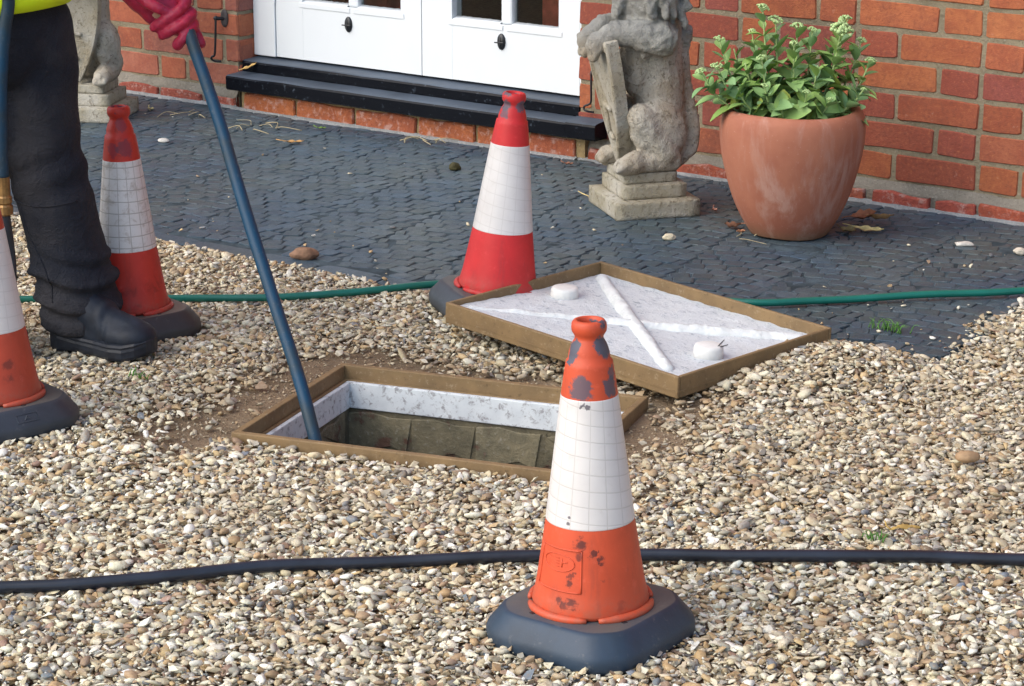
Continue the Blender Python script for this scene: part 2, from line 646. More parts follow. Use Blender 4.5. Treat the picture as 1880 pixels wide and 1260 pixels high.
ORANGE = [(0.42, 0.142, 0.060), (0.39, 0.125, 0.055), (0.37, 0.115, 0.055), (0.43, 0.158, 0.066)]
RED = [(0.31, 0.088, 0.052), (0.28, 0.078, 0.052), (0.34, 0.102, 0.052), (0.24, 0.070, 0.054), (0.33, 0.108, 0.058)]
PINK = [(0.34, 0.128, 0.085), (0.28, 0.112, 0.085), (0.38, 0.135, 0.078), (0.36, 0.115, 0.063), (0.25, 0.108, 0.09), (0.40, 0.138, 0.07)]
def pick(pal):
    c = random.choice(pal)
    k = random.uniform(.88, 1.12)
    return tuple(x * k for x in c)

def flemish(parent, xa, xb, row, pal, hstart, S=0.209, Hd=0.1, J=0.0105):
    """lay one course between xa and xb; hstart = left end of some header"""
    per = S + Hd + 2 * J
    x = hstart - per * math.ceil((hstart - xa) / per + 1)
    kind = 0
    zc = Z0 + COURSE * row + 0.006 + 0.0313
    while x < xb:
        L = Hd if kind == 0 else S
        a, b = max(x + random.uniform(-.002, .002), xa), min(x + L, xb)
        if b - a > 0.03:
            brick(parent, a, b, zc, 0, 0, pal(row, (a + b) / 2))
        x += L + J
        kind = 1 - kind

wall_r = link('wall', bm_mesh(box_bm([(CRX + 0.004, 3.2, 0.0030, 0.25, -0.1, 1.0)])), M_MORTAR, house)
wall_l = link('wall', bm_mesh(box_bm([(-3.6, CL - 0.004, 0.0030, 0.25, -0.1, 1.0)])), M_MORTAR, house)
def pal_r(row, x):
    if row >= 5: return pick(ORANGE if random.random() < .8 else RED)
    if x > 0.95 and row >= 4: return pick(ORANGE)
    if row == 0 or row == 1: return pick(RED if random.random() < .7 else ORANGE[:3])
    return pick(RED if random.random() < .72 else ORANGE)
def pal_l(row, x): return pick(PINK)
ROWS = 10
for row in range(ROWS):
    flemish(wall_r, CRX, 1.75, row, pal_r, 0.64 if row % 2 else 0.752)
    flemish(wall_l, -2.35, CL, row, pal_l, -1.578 + (0.0 if row % 2 == 0 else -0.176))
    # returns of the opening
    zc = Z0 + COURSE * row + 0.006 + 0.0313
    for (xc, rot, pal) in ((CL, math.pi / 2, PINK), (CRX, -math.pi / 2, RED)):
        ln = 0.1
        brick(wall_l if xc == CL else wall_r, 0, ln, zc, rot=rot, color=pick(pal), origin=(xc, 0.0065 + ln / 2, zc))
# upper storey mass above the picture
M_UP = mat_plain('upper_brickwork', (0.33, 0.10, 0.055), 0.9, 0.2, 0.2, 8)
box('upper_wall', (-8, 8, 0.006, 0.3, 2.15, 5.2), M_UP, house)
box('side_wall', (1.76, 8, 0.006, 0.3, 1.003, 2.147), M_UP, house)
box('side_wall', (-8, CL - 0.3, 0.006, 0.3, 1.003, 2.147), M_UP, house)
box('side_wall', (CRX + 0.002, 1.757, 0.006, 0.3, 1.003, 2.147), M_UP, house)
box('side_wall', (CL - 0.298, CL - 0.006, 0.006, 0.3, 1.003, 2.147), M_UP, house)

# projecting footing course with a sloped mortar fillet
M_LEDGE = mat_mortar('grey_fillet', (0.25, 0.225, 0.185))
pl = empty('plinth')
pl.parent = house
def fillet(xa, xb):
    prof = [(-0.010, -0.06), (-0.010, 0.031), (-0.0055, 0.040), (0.0035, 0.0535), (0.0035, -0.06)]
    n = 30
    vs, fs = [], []
    for i in range(n + 1):
        x = xa + (xb - xa) * i / n
        k = random.uniform(-.0025, .0025)
        for (y, z) in prof:
            vs.append((x, y + k, z + random.uniform(-.002, .002)))
    m = len(prof)
    for i in range(n):
        for j in range(m - 1):
            a = i * m + j
            fs.append((a, a + 1, a + m + 1, a + m))
    return mesh_from(vs, fs)
link('fillet', fillet(CRX + 0.03, 2.2), M_LEDGE, pl)
link('fillet', fillet(-2.6, CL - 0.005), M_LEDGE, pl)
x = CRX + 0.045
while x < 1.75:
    L = random.choice((0.1, 0.205, 0.16))
    brick(pl, x, x + L, 0.004, -0.020 + random.uniform(-.004, .002), 0, pick([(0.42, 0.10, 0.055), (0.38, 0.085, 0.06), (0.45, 0.13, 0.075)]), 0.052, M_FLAKE, 2.6)
    x += L + 0.014
x = -2.35
while x < CL - 0.05:
    L = min(random.choice((0.1, 0.205, 0.16)), CL - x - 0.003)
    brick(pl, x, x + L, 0.003, -0.018, 0, pick([(0.36, 0.10, 0.07), (0.33, 0.085, 0.06)]), 0.05, M_FLAKE, 2.0)
    x += L + 0.014
# bricks under the step
sill_course = link('footing', bm_mesh(box_bm([(-1.235, -0.03, -0.0225, 0.02, -0.06, 0.058)])), mat_mortar('yellow_mortar', (0.32, 0.235, 0.12)), pl)
for (a, b, c_) in ((-1.222, -1.03, 0), (-1.02, -0.81, 1), (-0.80, -0.59, 2), (-0.58, -0.386, 1), (-0.374, -0.218, 0), (-0.208, -0.055, 2)):
    brick(sill_course, a, b, 0.026, -0.031, 0, [(0.46, 0.150, 0.055), (0.43, 0.135, 0.055), (0.41, 0.125, 0.06)][c_], 0.052, M_FLAKE, 1.6)
# pale strip of cement where the paving meets the wall
def cement_strip(xa, xb, y):
    n = 60
    vs, fs = [], []
    for i in range(n + 1):
        x = xa + (xb - xa) * i / n
        wd = 0.013 + 0.010 * mnoise.noise((x * 5, 1, 2)) + random.uniform(-.003, .003)
        vs += [(x, y - wd, -0.004), (x, y - wd * .5, 0.0035 + random.uniform(-.001, .001)), (x, y + 0.004, 0.007)]
    for i in range(n):
        a = i * 3
        fs += [(a, a + 3, a + 4, a + 1), (a + 1, a + 4, a + 5, a + 2)]
    return mesh_from(vs, fs, True)
M_CEM = mat_mortar('pale_cement', (0.30, 0.31, 0.31))
link('cement_strip', cement_strip(-2.3, CL, -0.018), M_CEM, pl)
link('cement_strip', cement_strip(CL, -0.05, -0.031), M_CEM, pl)
link('cement_strip', cement_strip(-0.05, 1.75, -0.021), M_CEM, pl)

# black painted steps
M_ = NT('black_gloss_paint')
w = M_.world()
n1 = M_.noise(5, 4, 0.6, w)
n2 = M_.noise(60, 5, 0.7, w)
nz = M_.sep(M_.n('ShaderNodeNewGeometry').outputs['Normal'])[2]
dust = M_.math('MULTIPLY', M_.ss(nz, 0.5, 0.9), M_.ss(n1, 0.2, 0.7, 0.45, 0.9))  # upward faces: dust, with the sky's bluish sheen painted into the colour
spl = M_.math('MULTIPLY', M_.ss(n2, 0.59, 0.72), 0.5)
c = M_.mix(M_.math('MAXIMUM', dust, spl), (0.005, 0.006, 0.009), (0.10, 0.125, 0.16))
M_.bump(M_.noise(35, 3, 0.6, w), 0.25, 0.004)
M_BLACK = M_.done(c, M_.math('ADD', M_.math('MULTIPLY', dust, 0.35), 0.2), 0.13)
def step(name, xa, xb, yf, yb, z0, z1, notch=None):
    n = 40
    vs, fs = [], []
    for i in range(n + 1):
        x = xa + (xb - xa) * i / n
        wv = 0.0018 * mnoise.noise((x * 9, z1 * 50, 0))
        r = 0.007
        prof = [(yb, z0), (yf + 0.004, z0 + wv), (yf, z0 + 0.004 + wv), (yf - 0.001, z1 - r), (yf + 0.002, z1 - 0.002 + wv), (yf + r, z1 + wv), (yb, z1 + 0.006)]
        vs += [(x, y, z) for y, z in prof]
    m = 7
    for i in range(n):
        for j in range(m):
            a, b = i * m + j, i * m + (j + 1) % m
            fs.append((a, b, b + m, a + m))
    fs += [tuple(reversed(range(m))), tuple(n * m + j for j in range(m))]
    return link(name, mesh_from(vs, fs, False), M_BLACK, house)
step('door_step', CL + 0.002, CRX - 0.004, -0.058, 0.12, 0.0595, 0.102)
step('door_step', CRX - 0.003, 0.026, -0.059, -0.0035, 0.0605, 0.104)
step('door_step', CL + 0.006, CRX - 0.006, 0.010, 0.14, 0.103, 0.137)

# doors
M_WHITE = mat_plain('white_gloss_paint', (0.68, 0.715, 0.735), 0.35, 0.4, 0.012, 6, 0.08, 0.001, 90)
M_GLASS = bpy.data.materials.new('door_glass')
M_GLASS.use_nodes = True
gb = M_GLASS.node_tree.nodes['Principled BSDF']
gb.inputs['Transmission Weight'].default_value = 1.0
gb.inputs['Roughness'].default_value = 0.0
gb.inputs['IOR'].default_value = 1.45
gb.inputs['Base Color'].default_value = (0.92, 0.96, 0.95, 1)
M_IRON = mat_plain('black_iron', (0.012, 0.013, 0.016), 0.32, 0.5, 0.3, 60, 0.3, 0.001, 200)
fr = box('door_frame', (CL + 0.0005, -1.1805, DOOR_Y - 0.004, 0.14, 0.1445, 2.10), M_WHITE, house, 0.003)
fr2 = box('door_frame', (-0.1115, CRX - 0.0005, DOOR_Y - 0.004, 0.14, 0.1445, 2.10), M_WHITE, house, 0.003)
box('door_head', (CL + 0.0005, CRX - 0.0005, DOOR_Y - 0.006, 0.14, 2.102, 2.148), M_WHITE, house, 0.002)
LEAF = [(-1.178, -0.6455), (-0.6425, -0.114)]
for li, (xa, xb) in enumerate(LEAF):
    st = 0.101 if li == 0 else 0.104
    z0, z1, zp = 0.147, 2.095, 0.312
    pa, pb = xa + st, xb - (0.072 if li == 0 else 0.068)
    xm = -0.894 if li == 0 else -0.3585
    bw = 0.0185
    yf, yb = DOOR_Y, DOOR_Y + 0.044
    rails = [(xa, pa, yf, yb, z0, z1), (pb, xb, yf, yb, z0, z1)]
    bm = box_bm([(xa, xb, yf, yb, z0, z1)])
    # leaf with one big glazed opening: four members butted end to end
    bm.free()
    me = bm_mesh(box_bm([(xa, pa, yf, yb, z0, z1), (pb, xb, yf, yb, z0, z1), (pa + .0001, pb - .0001, yf + .0004, yb - .0004, z0 + .0002, zp), (pa + .0001, pb - .0001, yf + .0004, yb - .0004, z1 - 0.1, z1 - .0002)], 0.0))
    leaf = link('door_leaf', me, M_WHITE, house)
    bars = [(xm - bw, xm + bw, yf + 0.006, yf + 0.036, zp + .0005, z1 - 0.1005)]
    gm = link('glazing_bar', bm_mesh(box_bm(bars, 0.006, 2)), M_WHITE, leaf)
    for zb in (0.72, 1.12, 1.53):
        link('glazing_bar', bm_mesh(box_bm([(pa + .001, xm - bw - .001, yf + 0.006, yf + 0.034, zb, zb + 0.03), (xm + bw + .001, pb - .001, yf + 0.006, yf + 0.034, zb, zb + 0.03)], 0.005, 2)), M_WHITE, leaf)
    zs = [zp, 0.72, 1.12, 1.53, z1 - 0.1]
    for i in range(4):
        for (qa, qb) in ((pa, xm - bw), (xm + bw, pb)):
            zb0 = zs[i] + (0.0 if i == 0 else 0.03)
            box('pane', (qa - 0.001, qb + 0.001, yf + 0.022, yf + 0.026, zb0 - 0.001, zs[i + 1] + 0.001), M_GLASS, leaf)
    # putty bead with the ragged paint line, along the bottom of the two low panes
    for (qa, qb) in ((pa, xm - bw), (xm + bw, pb)):
        n = 26
        vs, fs = [], []
        for i in range(n + 1):
            x = qa + (qb - qa) * i / n
            k = 0.0016 * mnoise.noise((x * 60, 3, 3)) + 0.0012 * mnoise.noise((x * 150, 3, 3))
            vs += [(x, yf + 0.001, zp - 0.001), (x, yf + 0.004, zp + 0.002), (x, yf + 0.021, zp + 0.008 + k), (x, yf + 0.0215, zp - 0.001)]
        for i in range(n):
            for j in range(3):
                a = i * 4 + j
                fs.append((a, a + 4, a + 5, a + 1))
        link('putty_bead', mesh_from(vs, fs, True), M_WHITE, leaf)
        # splayed moulding below the pane
        link('moulding', bm_mesh(box_bm([(qa - 0.012, qb + 0.012, yf - 0.0018, yf + 0.003, zp - 0.016, zp - 0.0015)], 0.0015, 2)), M_WHITE, leaf)
    # oval keyhole cover
    bm = bmesh.new()
    ex, ez = ((-0.906, 0.264), (-0.370, 0.266))[li]
    ellipsoid(bm, (ex, yf - 0.001, ez), (0.0135, 0.0065, 0.0225), None, 3)
    roundcone(bm, (ex - 0.016, yf - 0.010, ez - 0.002), (ex + 0.011, yf - 0.009, ez - 0.001), 0.0018, 0.0022, 8)
    roundcone(bm, (ex, yf - 0.006, ez + 0.012), (ex, yf - 0.008, ez - 0.012), 0.002, 0.003, 8)
    link('escutcheon', bm_mesh(bm, True), M_IRON, leaf)
link('hinge', bm_mesh(box_bm([(-1.1815, -1.1775, DOOR_Y - 0.006, DOOR_Y - 0.001, 0.30, 0.37)], 0.001)), M_WHITE, fr)

# room behind the glass
M_RUG = mat_plain('brown_rug', (0.045, 0.036, 0.026), 0.95, 0.1, 0.5, 70)
M_ROOM = mat_plain('dim_room_wall', (0.06, 0.055, 0.05), 0.9, 0.1, 0.2, 5)
M_REFLB = mat_plain('reflected_red_brick', (0.42, 0.10, 0.06), 0.85, 0.2, 0.3, 22, 0.5, 0.004)
box('room_floor', (-3, 1.5, 0.142, 3.0, 0.06, 0.141), M_RUG, house)
link('room_wall', bm_mesh(box_bm([(-3, 1.5, 2.98, 3.05, 0.142, 2.4), (-3.06, -3.001, 0.3, 3, 0.142, 2.4), (1.501, 1.56, 0.3, 3, 0.142, 2.4), (-3, 1.5, 0.31, 3, 2.401, 2.45)])), M_ROOM, house)
for (xa, xb, y) in ((-1.33, -1.285, 0.50), (-1.243, -1.12, 0.50), (-0.545, -0.47, 0.50)):  # red slabs added indoors to stand in for brick reflected in the panes
    box('reflection_slab', (xa, xb, y, y + 0.10, 0.142, 2.3), M_REFLB, house)

# cabin hooks on the brickwork
def hook_right():
    o = tube('door_hook', catmull([(-0.014, -0.02, 0.235), (-0.014, -0.02, 0.19), (-0.014, -0.02, 0.156), (-0.022, -0.021, 0.147), (-0.033, -0.022, 0.142), (-0.034, -0.022, 0.134), (-0.026, -0.02, 0.129), (-0.012, -0.008, 0.126)], 6), 0.0028, M_IRON, house, 8)
    return o
hk = tube('door_hook', catmull([(-1.3215, -0.026, 0.262), (-1.321, -0.03, 0.25), (-1.324, -0.03, 0.20), (-1.329, -0.03, 0.152), (-1.339, -0.031, 0.144), (-1.343, -0.03, 0.137), (-1.337, -0.022, 0.130), (-1.325, -0.008, 0.128)], 6), 0.0033, M_IRON, house, 8)
bm = bmesh.new()
ellipsoid(bm, (-1.312, -0.003, 0.254), (0.015, 0.005, 0.026), None, 3)
link('hook_plate', bm_mesh(bm, True), mat_plain('rusty_iron', (0.05, 0.04, 0.04), 0.6, 0.4, 0.6, 70, 0.4, 0.002), hk)
bm = bmesh.new()
roundcone(bm, (-1.312, -0.006, 0.253), (-1.3235, -0.028, 0.256), 0.005, 0.0065, 10)
link('hook_eye', bm_mesh(bm, True), M_IRON, hk)
hook_right()
box('hook_plate', (-0.024, -0.004, -0.008, -0.003, 0.225, 0.262), M_IRON, house, 0.002)

# ------------------------------------------------------------------ sunken inspection chamber
M_TAN = NT('tan_painted_steel')
n1 = M_TAN.noise(16, 4, 0.6)
n2 = M_TAN.noise(110, 5, 0.7)
c = M_TAN.mix(M_TAN.ss(n1, 0.3, 0.7), (0.245, 0.16, 0.075), (0.185, 0.122, 0.06))
c = M_TAN.mix(M_TAN.math('MULTIPLY', M_TAN.ss(n2, 0.56, 0.7), 0.55), c, (0.36, 0.28, 0.18))
c = M_TAN.mix(M_TAN.math('MULTIPLY', M_TAN.ss(n2, 0.42, 0.3), 0.6), c, (0.09, 0.06, 0.03))
M_TAN.bump(n2, 0.35, 0.002)
M_TAN = M_TAN.done(c, 0.62, 0.35)
M_ = NT('flaking_white_paint')
n1 = M_.noise(20, 4, 0.6)
n2 = M_.noise(70, 6, 0.72, dist=0.4)
c = M_.mix(M_.ss(n1, 0.3, 0.7), (0.685, 0.72, 0.73), (0.58, 0.615, 0.635))
c = M_.mix(M_.math('MULTIPLY', M_.ss(n2, 0.51, 0.64), 0.8), c, (0.24, 0.225, 0.23))
M_.bump(n2, 0.5, 0.002)
M_FLAKEW = M_.done(c, 0.7, 0.25)
chamber = empty('inspection_chamber', HOLE_C, HOLE_A)
tag(chamber, 'open rectangular manhole with a tan rim and white inner edge, sunk in the gravel', 'manhole')
def rect_ring(name, w0, l0, w1, l1, z0, z1, mat, zin0=None, bev=0.002):
    """four members butted into a rectangular ring"""
    bm = box_bm([(-w0 / 2, w0 / 2, l1 / 2, l0 / 2, z0, z1), (-w0 / 2, w0 / 2, -l0 / 2, -l1 / 2, z0, z1),
                 (-w0 / 2, -w1 / 2, -l1 / 2 + .0002, l1 / 2 - .0002, z0 + .0003, z1 - .0003), (w1 / 2, w0 / 2, -l1 / 2 + .0002, l1 / 2 - .0002, z0 + .0003, z1 - .0003)], bev, 2)
    return link(name, bm_mesh(bm), mat, chamber)
rect_ring('rim', HOLE_W, HOLE_L, HOLE_W - 0.026, HOLE_L - 0.026, -0.045, 0.006, M_TAN)
rect_ring('rim_shelf', HOLE_W - 0.0265, HOLE_L - 0.0265, HOLE_W - 0.042, HOLE_L - 0.042, -0.045, -0.0195, M_TAN)
rect_ring('white_ledge', HOLE_W - 0.0425, HOLE_L - 0.0425, HOLE_W - 0.062, HOLE_L - 0.062, -0.071, -0.021, M_FLAKEW)
IW, IL = HOLE_W - 0.058, HOLE_L - 0.058
M_CHB = NT('rendered_chamber_brick')
oi = M_CHB.n('ShaderNodeObjectInfo')
n1 = M_CHB.noise(22, 4, 0.6, M_CHB.world())
n2 = M_CHB.noise(90, 5, 0.7, M_CHB.world())
c = M_CHB.mix(M_CHB.ss(n1, 0.3, 0.7), (0.215, 0.185, 0.115), (0.115, 0.105, 0.07))
c = M_CHB.mix(M_CHB.math('MULTIPLY', M_CHB.ss(n2, 0.55, 0.7), 0.6), c, (0.32, 0.30, 0.24))
c = M_CHB.mix(M_CHB.math('MULTIPLY', M_CHB.ss(n1, 0.58, 0.66), 0.7), c, (0.12, 0.05, 0.035))
c = M_CHB.mix(1.0, c, oi.outputs['Color'], 'MULTIPLY')
M_CHB.bump(n2, 0.7, 0.005)
M_CHB = M_CHB.done(c, 0.7, 0.3)
M_CHM = mat_plain('chamber_mortar', (0.15, 0.13, 0.085), 0.9, 0.2, 0.5, 25, 0.9, 0.006)
M_CHM = M_CHB
cw = link('chamber_wall', bm_mesh(box_bm([(-IW / 2 - 0.1, IW / 2 + 0.1, IL / 2 + 0.0025, IL / 2 + 0.1, -0.75, -0.0725), (-IW / 2 - 0.1, IW / 2 + 0.1, -IL / 2 - 0.1, -IL / 2 - 0.0025, -0.75, -0.0725),
                  (-IW / 2 - 0.1, -IW / 2 - 0.0025, -IL / 2 - 0.002, IL / 2 + 0.002, -0.75, -0.073), (IW / 2 + 0.0025, IW / 2 + 0.1, -IL / 2 - 0.002, IL / 2 + 0.002, -0.75, -0.073)])), M_CHM, chamber)
link('collar', bm_mesh(box_bm([(-HOLE_W / 2 - .05, HOLE_W / 2 + .05, HOLE_L / 2 + .0005, HOLE_L / 2 + 0.05, -0.09, -0.03), (-HOLE_W / 2 - .05, HOLE_W / 2 + .05, -HOLE_L / 2 - .05, -HOLE_L / 2 - .0005, -0.09, -0.03),
                  (-HOLE_W / 2 - .05, -HOLE_W / 2 - .0005, -HOLE_L / 2, HOLE_L / 2, -0.09, -0.031), (HOLE_W / 2 + .0005, HOLE_W / 2 + .05, -HOLE_L / 2, HOLE_L / 2, -0.09, -0.031)])), M_CHM, chamber)
cw.color = (0.7, 0.7, 0.7, 1)
for row in range(6):
    zc = -0.076 - 0.0345 - 0.0745 * row
    def lay(length, place):
        x = -length / 2 + (0.0 if row % 2 == 0 else -0.06)
        while x < length / 2:
            L = 0.122 if row % 2 == 0 else random.choice((0.122, 0.205))
            a, b = max(x, -length / 2), min(x + L, length / 2)
            if b - a > 0.03: place(a, b)
            x += L + 0.006
    col = lambda: tuple(random.uniform(.8, 1.15) for _ in range(1)) * 3
    lay(IW, lambda a, b: brick(cw, a, b, zc, color=col(), mat=M_CHB, H=0.0690, rough=3.2, origin=((a + b) / 2, IL / 2, zc)))
    lay(IW, lambda a, b: brick(cw, a, b, zc, rot=math.pi, color=col(), mat=M_CHB, H=0.0690, rough=3.2, origin=((a + b) / 2, -IL / 2, zc)))
    lay(IL - .002, lambda a, b: brick(cw, a, b, zc, rot=math.pi / 2, color=col(), mat=M_CHB, H=0.0690, rough=3.2, origin=(-IW / 2, (a + b) / 2, zc)))
    lay(IL - .002, lambda a, b: brick(cw, a, b, zc, rot=-math.pi / 2, color=col(), mat=M_CHB, H=0.0690, rough=3.2, origin=(IW / 2, (a + b) / 2, zc)))
box('chamber_floor', (-IW / 2 - 0.05, IW / 2 + 0.05, -IL / 2 - 0.05, IL / 2 + 0.05, -0.72, -0.62), mat_plain('wet_silt', (0.03, 0.027, 0.02), 0.3, 0.5, 0.4, 30), chamber)

# ------------------------------------------------------------------ the lifted cover lying upside down
LID = [Vector(p) for p in ((0.7283, -1.5783, 0.0724), (0.7917, -1.1415, 0.0762), (1.3878, -1.2279, 0.0513), (1.3235, -1.6647, 0.0465))]  # left, back, right, front (upper edge)
lc = sum(LID, Vector()) / 4
ex = ((LID[3] - LID[0]) + (LID[2] - LID[1])).normalized()
ey = ((LID[1] - LID[0]) + (LID[2] - LID[3]))
ey = (ey - ex * ey.dot(ex)).normalized()
ez = ex.cross(ey)
lid = bpy.data.objects.new('manhole_cover', None)
COL.objects.link(lid)
lid.matrix_world = Matrix(((ex.x, ey.x, ez.x, lc.x), (ex.y, ey.y, ez.y, lc.y), (ex.z, ey.z, ez.z, lc.z), (0, 0, 0, 1)))
tag(lid, 'upturned manhole cover, tan tray filled with white concrete crossed by two ribs', 'manhole cover')
LW, LL, LH = 0.602, 0.444, 0.042
t = 0.008
bm = box_bm([(-LW / 2, LW / 2, LL / 2 - t, LL / 2, -LH, 0), (-LW / 2, LW / 2, -LL / 2, -LL / 2 + t, -LH, 0),
             (-LW / 2, -LW / 2 + t, -LL / 2 + t + .0002, LL / 2 - t - .0002, -LH + .0003, -.0003), (LW / 2 - t, LW / 2, -LL / 2 + t + .0002, LL / 2 - t - .0002, -LH + .0003, -.0003)], 0.0025, 2)
tray = link('tray', bm_mesh(bm), M_TAN, lid)
# thin weld line round the lower third of the tray
bm = box_bm([(-LW / 2 - .0012, LW / 2 + .0012, LL / 2 + .0002, LL / 2 + .0014, -LH * .72, -LH * .66), (-LW / 2 - .0012, LW / 2 + .0012, -LL / 2 - .0014, -LL / 2 - .0002, -LH * .72, -LH * .66),
             (-LW / 2 - .0014, -LW / 2 - .0002, -LL / 2, LL / 2, -LH * .72, -LH * .66), (LW / 2 + .0002, LW / 2 + .0014, -LL / 2, LL / 2, -LH * .72, -LH * .66)])
link('weld_line', bm_mesh(bm), M_TAN, tray)
box('tray_floor', (-LW / 2 + t + .001, LW / 2 - t - .001, -LL / 2 + t + .001, LL / 2 - t - .001, -LH + .001, -LH + .004), M_TAN, lid)
M_ = NT('white_concrete')
n1 = M_.noise(9, 4, 0.6)
vv = M_.n('ShaderNodeMapping')
vv.inputs['Scale'].default_value = (1.0, 1.8, 1)
vv.inputs['Rotation'].default_value = (0, 0, 0.5)
M_.l(M_.coord(), vv.inputs[0])
n2 = M_.noise(62, 7, 0.8, vv.outputs[0], 0.5)
n3 = M_.noise(7, 3, 0.6, vv.outputs[0])
nz = M_.sep(M_.coord())[2]
c = M_.mix(M_.ss(n1, 0.3, 0.7), (0.735, 0.775, 0.785), (0.68, 0.72, 0.745))
amt = M_.math('MULTIPLY', M_.ss(n2, 0.52, 0.63), M_.ss(n3, 0.3, 0.65, 0.25, 0.95))
c = M_.mix(amt, c, (0.27, 0.33, 0.39))
M_.bump(M_.math('ADD', n2, M_.math('MULTIPLY', M_.noise(300, 2, 0.6), 0.4)), 0.9, 0.006)
M_CONC = M_.done(c, 0.75, 0.3)
M_RIB = mat_plain('rib_concrete', (0.62, 0.645, 0.64), 0.75, 0.3, 0.1, 22, 0.7, 0.005, 90)
M_CREAM = mat_plain('cream_paint', (0.70, 0.70, 0.67), 0.55, 0.4, 0.08, 18, 0.25, 0.003, 60)
def conc_fill():
    nx, ny = 60, 44
    hw, hl = LW / 2 - t - .0005, LL / 2 - t - .0005
    vs, fs = [], []
    for j in range(ny + 1):
        for i in range(nx + 1):
            x, y = -hw + 2 * hw * i / nx, -hl + 2 * hl * j / ny
            z = -0.024 + 0.014 * max(0, min(1, (0.06 - y) / 0.25)) + 0.0022 * mnoise.noise((x * 35, y * 35, 1)) + 0.0012 * mnoise.noise((x * 90, y * 90, 1))
            vs.append((x, y, z))
    for j in range(ny):
        for i in range(nx):
            a = j * (nx + 1) + i
            fs.append((a, a + 1, a + nx + 2, a + nx + 1))
    return mesh_from(vs, fs, True)
link('concrete_fill', conc_fill(), M_CONC, lid)
def rib(a, b, gap=None):
    bm = bmesh.new()
    d = Vector(b) - Vector(a)
    n = 22
    for i in range(n):
        p, q = Vector(a) + d * (i / n), Vector(a) + d * ((i + 1) / n)
        roundcone(bm, p + Vector((0, 0, random.uniform(-.001, .001))), q, 0.0070 + random.uniform(-.0012, .0012), 0.0070, 12)
        roundcone(bm, p - Vector((0, 0, 0.009)), q - Vector((0, 0, 0.009)), 0.0150, 0.0150, 12)
    me = fuse(bm, 0.004, 4, 0.5, lambda co, n: n * (0.0018 * mnoise.noise(co * 45) + 0.0012 * mnoise.noise(co * 120)))
    return link('rib', me, M_RIB, lid)
zr = -0.0190
rib((-0.265, -0.185, zr + 0.006), (0.262, 0.178, zr))
rib((-0.262, 0.185, zr), (0.235, -0.175, zr + 0.012))
for (bx, by, bz) in ((-0.225, 0.035, -0.02), (0.225, -0.05, -0.012)):
    prof = [(0.0285, -0.012), (0.0275, 0.012), (0.0255, 0.0165), (0.022, 0.0178), (0.0001, 0.0178)]
    vs, fs = lathe(prof, 28)
    link('lifting_boss', mesh_from(vs, fs, True), M_CREAM, lid, (bx, by, bz))
bm = bmesh.new()
roundcone(bm, (0.242, -0.045, 0.002), (0.262, -0.04, 0.012), 0.0015, 0.001, 6)
roundcone(bm, (0.243, -0.047, 0.004), (0.247, -0.033, 0.016), 0.0012, 0.001, 6)
link('wire_stub', bm_mesh(bm, True), M_IRON, lid)

# ------------------------------------------------------------------ traffic cones
SC_ = 0.962
def cone_prof():
    p = [(0.0815, 0.004), (0.0835, 0.010), (0.0800, 0.024), (0.0770, 0.038), (0.0735, 0.060), (0.0690, 0.090), (0.0650, 0.118), (0.0625, 0.1325)]
    q = [(0.0400, 0.3165), (0.0365, 0.345), (0.0335, 0.366), (0.0325, 0.3725), (0.0298, 0.3745), (0.0285, 0.386), (0.0250, 0.399), (0.0205, 0.408), (0.0198, 0.412), (0.0215, 0.416), (0.0242, 0.421), (0.0248, 0.427), (0.0242, 0.434), (0.0215, 0.4385), (0.0180, 0.4395), (0.0155, 0.437), (0.0148, 0.43), (0.0150, 0.38)]
    q = [(r, 0.3165 + (z - 0.3165) * 0.888) for r, z in q]
    return p, q
def cone_r(z):
    P = sum(cone_prof(), [])
    P = P[:-4]
    for (r0, z0), (r1, z1) in zip(P, P[1:]):
        if z0 <= z <= z1: return r0 + (r1 - r0) * (z - z0) / (z1 - z0)
    return P[-1][0]

